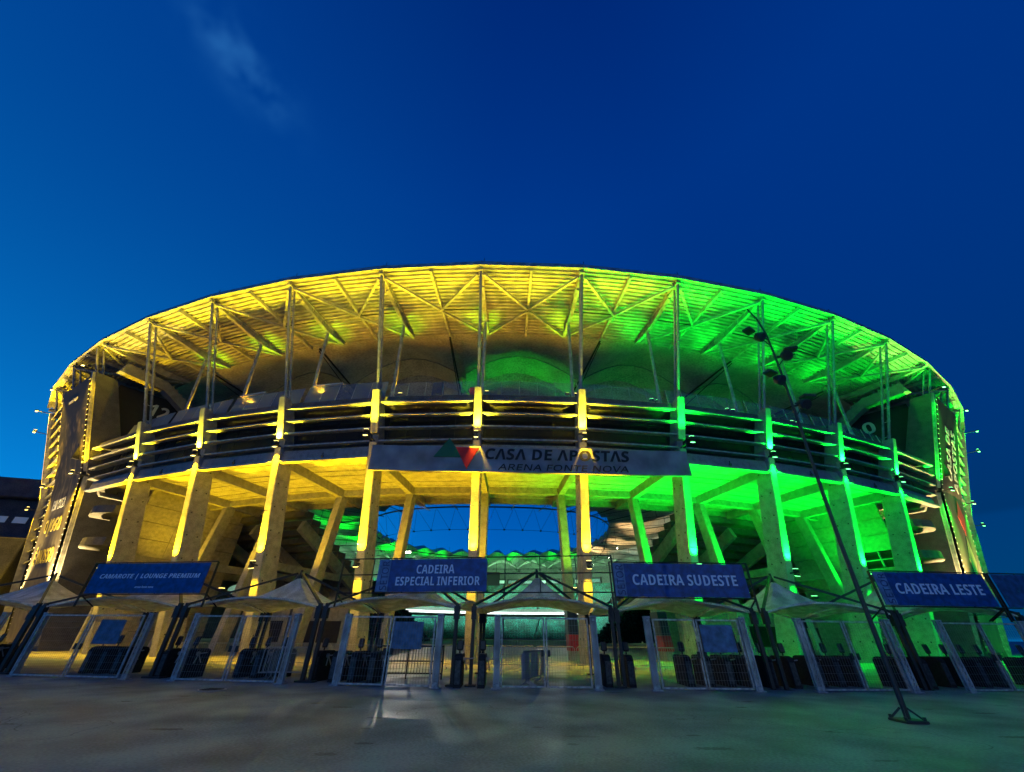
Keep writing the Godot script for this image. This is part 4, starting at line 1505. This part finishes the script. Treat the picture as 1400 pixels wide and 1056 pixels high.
func fence() -> void:
	# sturdy posts, and framed leaves of wire mesh between them
	var s := Shape.new()
	for x in [-0.09, 0.09]:
		for z in [-0.06, 0.06]:
			s.bar(Vector3(x, 0, z), Vector3(x, 2.2, z), 0.045, 0.045)
	for i in 11:
		var y := 0.1 + i * 0.2
		for z in [-0.06, 0.06]:
			s.bar(Vector3(-0.09, y, z), Vector3(0.09, y, z), 0.03, 0.03)
			s.bar(Vector3(-0.09, y, z), Vector3(0.09, y + 0.2 if y < 2.0 else y, z), 0.025, 0.025)
	s.box(Vector3(0, 1.1, 0), Vector3(0.13, 2.2, 0.05))
	var post := s.done()
	s = Shape.new()
	s.box(Vector3(0, 0.02, 0), Vector3(0.36, 0.04, 0.3), Basis(), 0.01)
	s.box(Vector3(0, 0.1, 0.0), Vector3(0.24, 0.14, 0.18), Basis(), 0.02)
	var foot := s.done()
	s = Shape.new()
	s.box(Vector3(0, 2.22, 0), Vector3(0.25, 0.05, 0.2), Basis(), 0.01)
	s.box(Vector3(0, 2.12, 0.09), Vector3(0.1, 0.1, 0.04), Basis(), 0.01)
	var cap := s.done()
	var leaf_frame := func(w: float) -> ArrayMesh:
		var q := Shape.new()
		for x in [0.03, w - 0.03]:
			q.bar(Vector3(x, 0.06, 0), Vector3(x, 2.16, 0), 0.05, 0.05)
		for y in [0.08, 2.14]:
			q.bar(Vector3(0.03, y, 0), Vector3(w - 0.03, y, 0), 0.05, 0.05)
		return q.done()
	var leaf_mesh := func(w: float) -> ArrayMesh:
		var q := Shape.new()
		var nx := int(w / 0.1)
		for i in range(1, nx):
			var x := w * i / nx
			q.bar(Vector3(x, 0.08, 0), Vector3(x, 2.14, 0), 0.006, 0.006)
		for i in range(1, 9):
			q.bar(Vector3(0.03, 0.08 + i * 0.23, 0), Vector3(w - 0.03, 0.08 + i * 0.23, 0), 0.006, 0.006)
		return q.done()
	var where := ["at the far left edge", "left of the CAMAROTE sign", "below the CAMAROTE sign", "left of the ESPECIAL INFERIOR sign", "below the ESPECIAL INFERIOR sign", "left of the SUDESTE sign", "below the SUDESTE sign", "left of the LESTE sign", "below the LESTE sign", "at the far right edge"]
	for i in 9:
		var px := spread(-24.2 + i * 5.7)                     # tent leg line
		# posts on both sides of the turnstile gap
		for side in [-1, 1]:
			var x: float = px + side * (1.08 if i != 5 else 1.02)
			var t := thing("gate_post", "pale gate post %s of the tent legs %s" % ["left" if side < 0 else "right", where[i]], "post", Vector3(x, 0, fence_z(x)), fence_turn(x), "gate posts along the entrance")
			part("shaft", post, "gate_post", t)
			part("foot", foot, "gate_frame", t)
			part("cap", cap, "gate_frame", t)
		# two leaves towards the next gap
		if i == 8:
			continue
		var g0 := px + 1.22
		var g1 := spread(-24.2 + (i + 1) * 5.7) - 1.22
		var gw := (g1 - g0) / 2 - 0.02
		for leaf in 2:
			var x := g0 + leaf * (gw + 0.04)
			var t := thing("gate_leaf", "%s leaf of the wire mesh gate %s" % ["left" if leaf == 0 else "right", ["at the far left edge", "of the CAMAROTE sign", "right of the CAMAROTE sign", "of the ESPECIAL INFERIOR sign", "right of the ESPECIAL INFERIOR sign", "of the SUDESTE sign", "right of the SUDESTE sign", "of the LESTE sign"][i]], "gate", Vector3(x, 0, fence_z(x + gw / 2)), fence_turn(x + gw / 2), "wire mesh gates along the entrance")
			part("frame", leaf_frame.call(gw), "gate_frame", t)
			stuff(part("wire_mesh", leaf_mesh.call(gw), "wire", t))
			s = Shape.new()
			s.box(Vector3(gw - 0.1 if leaf == 0 else 0.1, 1.05, 0.04), Vector3(0.1, 0.2, 0.06), Basis(), 0.01)
			part("latch", s.done(), "black_plastic", t)
			if i in [1, 3, 5, 7] and leaf == 1 and i != 7:
				s = Shape.new()
				s.box(Vector3(0, 0, 0), Vector3(1.22, 0.86, 0.02), Basis(), 0.004)
				var at := Vector3(x + gw / 2 - (0.25 if i != 5 else 0.1), 1.56, fence_z(x + gw / 2) + 0.06)
				var o := part("blank_board", s.done(), "board_blue", self)
				o.position = at
				o.rotation.y = fence_turn(x)
				tag(o, "blank blue board tied to the gate %s" % ["", "below the CAMAROTE sign", "", "below the ESPECIAL INFERIOR sign", "", "below the CADEIRA SUDESTE sign"][i], "board", "blank blue boards on the gates")
	# a dark inner gate of upright bars behind the middle board
	var t2 := thing("inner_gate", "dark barred gate standing behind the blue board below the ESPECIAL INFERIOR sign", "gate", Vector3(-4.2, 0, -20.3))
	s = Shape.new()
	for y in [0.2, 0.62, 1.15]:
		s.bar(Vector3(-1.5, y, 0), Vector3(1.5, y, 0), 0.04, 0.05)
	for x in [-1.5, 0.0, 1.5]:
		s.bar(Vector3(x, 0.0, 0), Vector3(x, 1.2, 0), 0.06, 0.06)
	part("frame", s.done(), "dark_pipe", t2)
	s = Shape.new()
	for i in 24:
		s.tube(Vector3(-1.44 + i * 0.125, 0.2, 0), Vector3(-1.44 + i * 0.125, 1.15, 0), 0.012, -1, 5)
	stuff(part("bars", s.done(), "dark_pipe", t2))


func turnstiles() -> void:
	var s := Shape.new()
	# cabinet with a rounded top, a darker side panel
	var prof := []
	for q in [[-0.62, 0.0], [0.62, 0.0], [0.62, 0.86], [0.55, 0.95], [0.4, 0.99], [-0.4, 0.99], [-0.55, 0.95], [-0.62, 0.86]]:
		prof.append(q)
	var r0 := PackedVector3Array()
	var r1 := PackedVector3Array()
	for q in prof:
		r0.append(Vector3(-0.13, q[1], q[0]))
		r1.append(Vector3(0.13, q[1], q[0]))
	s.loft([r0, r1])
	var cabinet := s.done()
	s = Shape.new()
	s.box(Vector3(0, 0.45, 0.625), Vector3(0.2, 0.7, 0.02), Basis(), 0.005)
	s.box(Vector3(0, 0.995, 0.3), Vector3(0.2, 0.02, 0.3), Basis(), 0.005)
	var panel := s.done()
	s = Shape.new()
	s.tube(Vector3(0.13, 0.82, 0.1), Vector3(0.22, 0.82, 0.1), 0.07)
	s.tube(Vector3(0.2, 0.82, 0.1), Vector3(0.58, 0.86, 0.1), 0.02)
	s.tube(Vector3(0.2, 0.82, 0.1), Vector3(0.28, 0.5, 0.28), 0.02)
	s.tube(Vector3(0.2, 0.82, 0.1), Vector3(0.28, 0.5, -0.08), 0.02)
	var arms := s.done()
	s = Shape.new()
	s.tube(Vector3(0, 0.98, 0.2), Vector3(0, 1.12, 0.2), 0.03)
	s.box(Vector3(0, 1.26, 0.2), Vector3(0.24, 0.34, 0.1), Basis(Vector3.RIGHT, -0.15), 0.04)
	var reader := s.done()
	var groups := [
		[-21.6, 3, 1.9, "at the far left edge"], [-16.0, 3, 1.6, "below the CAMAROTE sign"], [-12.6, 2, 0.6, "by the right end of the CAMAROTE sign"], [-9.9, 3, 1.6, "between the CAMAROTE and ESPECIAL INFERIOR signs"],
		[-6.2, 4, 0.9, "by the left end of the ESPECIAL INFERIOR sign"], [-1.3, 2, 0.1, "below the right end of the ESPECIAL INFERIOR sign"], [4.3, 2, 0.8, "by the left end of the SUDESTE sign"], [8.3, 4, 1.3, "behind the blue board below the SUDESTE sign"],
		[10.6, 2, 1.0, "by the right end of the SUDESTE sign"], [13.2, 3, 1.6, "between the SUDESTE and LESTE signs"], [15.9, 2, 0.9, "by the left end of the LESTE sign"], [19.0, 4, 1.6, "below the LESTE sign"], [23.0, 3, 1.6, "at the far right edge"],
	]
	var first: Node3D = null
	var order := ["leftmost", "second", "third", "fourth"]
	for g in groups:
		for i in g[1]:
			var pitch_ := 0.78 if g[1] > 2 else 0.86
			var x: float = spread(g[0]) + (i - (g[1] - 1) / 2.0) * pitch_
			var at := Vector3(x, 0, fence_z(x) - g[2] - 0.7)
			var label := "%s dark turnstile %s" % [order[i], g[3]]
			if first == null:
				first = thing("turnstile", label, "turnstile", at, fence_turn(x), "turnstiles under the tents")
				part("cabinet", cabinet, "cabinet", first)
				part("front_panel", panel, "cabinet_side", first)
				part("arms", arms, "galvanised", first)
				part("reader", reader, "black_plastic", first)
			else:
				copy(first, label, at, fence_turn(x))


func barriers() -> void:
	var s := Shape.new()
	s.path([Vector3(-1.08, 0.22, 0), Vector3(-1.08, 0.98, 0), Vector3(-0.98, 1.08, 0), Vector3(0.98, 1.08, 0), Vector3(1.08, 0.98, 0), Vector3(1.08, 0.22, 0)], 0.022, 6)
	s.tube(Vector3(-1.08, 0.24, 0), Vector3(1.08, 0.24, 0), 0.018, -1, 6)
	var frame := s.done()
	s = Shape.new()
	for i in 17:
		s.tube(Vector3(-0.96 + i * 0.12, 0.24, 0), Vector3(-0.96 + i * 0.12, 1.08, 0), 0.009, -1, 5)
	var bars := s.done()
	s = Shape.new()
	s.path([Vector3(0, 0.02, 0.3), Vector3(0, 0.12, 0.05), Vector3(0, 0.26, 0), Vector3(0, 0.12, -0.05), Vector3(0, 0.02, -0.3)], 0.018, 5)
	var foot := s.done()
	var first := thing("crowd_barrier", "leftmost steel crowd barrier of the row inside the gates", "barrier", Vector3(-17.5, 0, -26.0), -0.12, "steel crowd barriers in a row")
	part("frame", frame, "galvanised", first)
	stuff(part("bars", bars, "galvanised", first))
	for x in [-0.75, 0.75]:
		part("foot", foot, "galvanised", first, Transform3D(Basis(), Vector3(x, 0, 0)))
	var names := ["second", "third", "fourth", "fifth", "sixth", "seventh", "eighth", "ninth", "tenth", "eleventh", "twelfth", "thirteenth", "fourteenth", "fifteenth"]
	for i in 14:
		var x := -15.25 + i * 2.25
		copy(first, "%s steel crowd barrier from the left in the long row" % names[i], Vector3(x, 0, -25.9 + 0.05 * sin(i * 2.3)), 0.04 * sin(i * 1.7))
	for i in 5:
		copy(first, "crowd barrier of the stack right of the middle gap, %s from the front" % ["first", "second", "third", "fourth", "fifth"][i], Vector3(1.1 + 0.02 * i, 0, -18.6 - i * 0.12), 1.1 + 0.02 * i)
	for i in 3:
		copy(first, "crowd barrier of the stack left of the ESPECIAL INFERIOR sign, %s from the front" % ["first", "second", "third"][i], Vector3(-8.9 + 0.1 * i, 0, -19.6 - i * 0.16), 0.15)


func lamp_mast() -> void:
	var t := thing("lamp_mast", "tall dark mast with four unlit floodlights, standing alone on the plaza", "lamp mast", Vector3(9.27, 0, -11.48))
	var s := Shape.new()
	var bend := [[0.0, 0.0, 0.062], [0.09, 2.0, 0.058], [0.18, 3.83, 0.055], [0.36, 6.0, 0.05], [0.53, 7.89, 0.046], [0.66, 9.4, 0.04], [0.74, 10.6, 0.036], [0.78, 11.6, 0.033], [0.68, 12.4, 0.03], [0.46, 12.95, 0.025]]
	var rings := []
	for i in bend.size():
		var lo: Array = bend[maxi(i - 1, 0)]
		var hi: Array = bend[mini(i + 1, bend.size() - 1)]
		rings.append(s.ring(Vector3(bend[i][0], bend[i][1], 0), Vector3(hi[0] - lo[0], hi[1] - lo[1], 0), bend[i][2], 10))
	s.loft(rings, true)
	part("pole", s.done(), "dark_paint", t)
	s = Shape.new()
	s.box(Vector3(0, 0.03, 0), Vector3(0.52, 0.05, 0.52), Basis(), 0.01)
	for i in 4:
		var a := PI / 4 + i * PI / 2
		var d := Vector3(cos(a), 0, sin(a))
		s.bar(d * 0.28 + Vector3.UP * 0.07, d * 0.06 + Vector3.UP * 0.26, 0.02, 0.04)
		s.tube(d * 0.3 + Vector3.UP * 0.05, d * 0.3 + Vector3.UP * 0.12, 0.035, -1, 6)
	part("base_plate", s.done(), "dark_paint", t)
	for q in [[0.57, 8.35, 0.32, 0.5, 0.1], [0.66, 9.35, -0.26, 0.35, 0.5], [0.73, 10.45, 0.34, 0.62, -0.3], [0.78, 11.35, -0.4, 0.55, 0.6]]:
		var o := Vector3(q[0], q[1], 0)
		var p := o + Vector3(q[2], 0.05, 0.1)
		s = Shape.new()
		s.tube(o, p, 0.035)
		s.tube(o + Vector3(0, -0.35, 0), p, 0.02)
		part("arm", s.done(), "dark_paint", t)
		s = Shape.new()
		var b := Basis(Vector3.UP, q[4]) * Basis(Vector3.RIGHT, 0.7)
		var d := b * Vector3(0, 0, 1)
		s.loft([s.ring(p - d * 0.16, d, 0.08, 14), s.ring(p - d * 0.1, d, 0.15, 14), s.ring(p + d * 0.12, d, 0.2, 14), s.ring(p + d * 0.15, d, 0.18, 14)], true)
		s.bar(p + b * Vector3(-0.3, 0, 0), p + b * Vector3(0.3, 0, 0), 0.05, 0.05)
		part("floodlight_head", s.done(), "dark_paint", t)
		s = Shape.new()
		s.box(p + Vector3(q[2] * 0.8, 0.28, 0), Vector3(0.45, 0.1, 0.3), Basis(Vector3.UP, q[4]), 0.02)
		part("control_box", s.done(), "dark_paint", t)
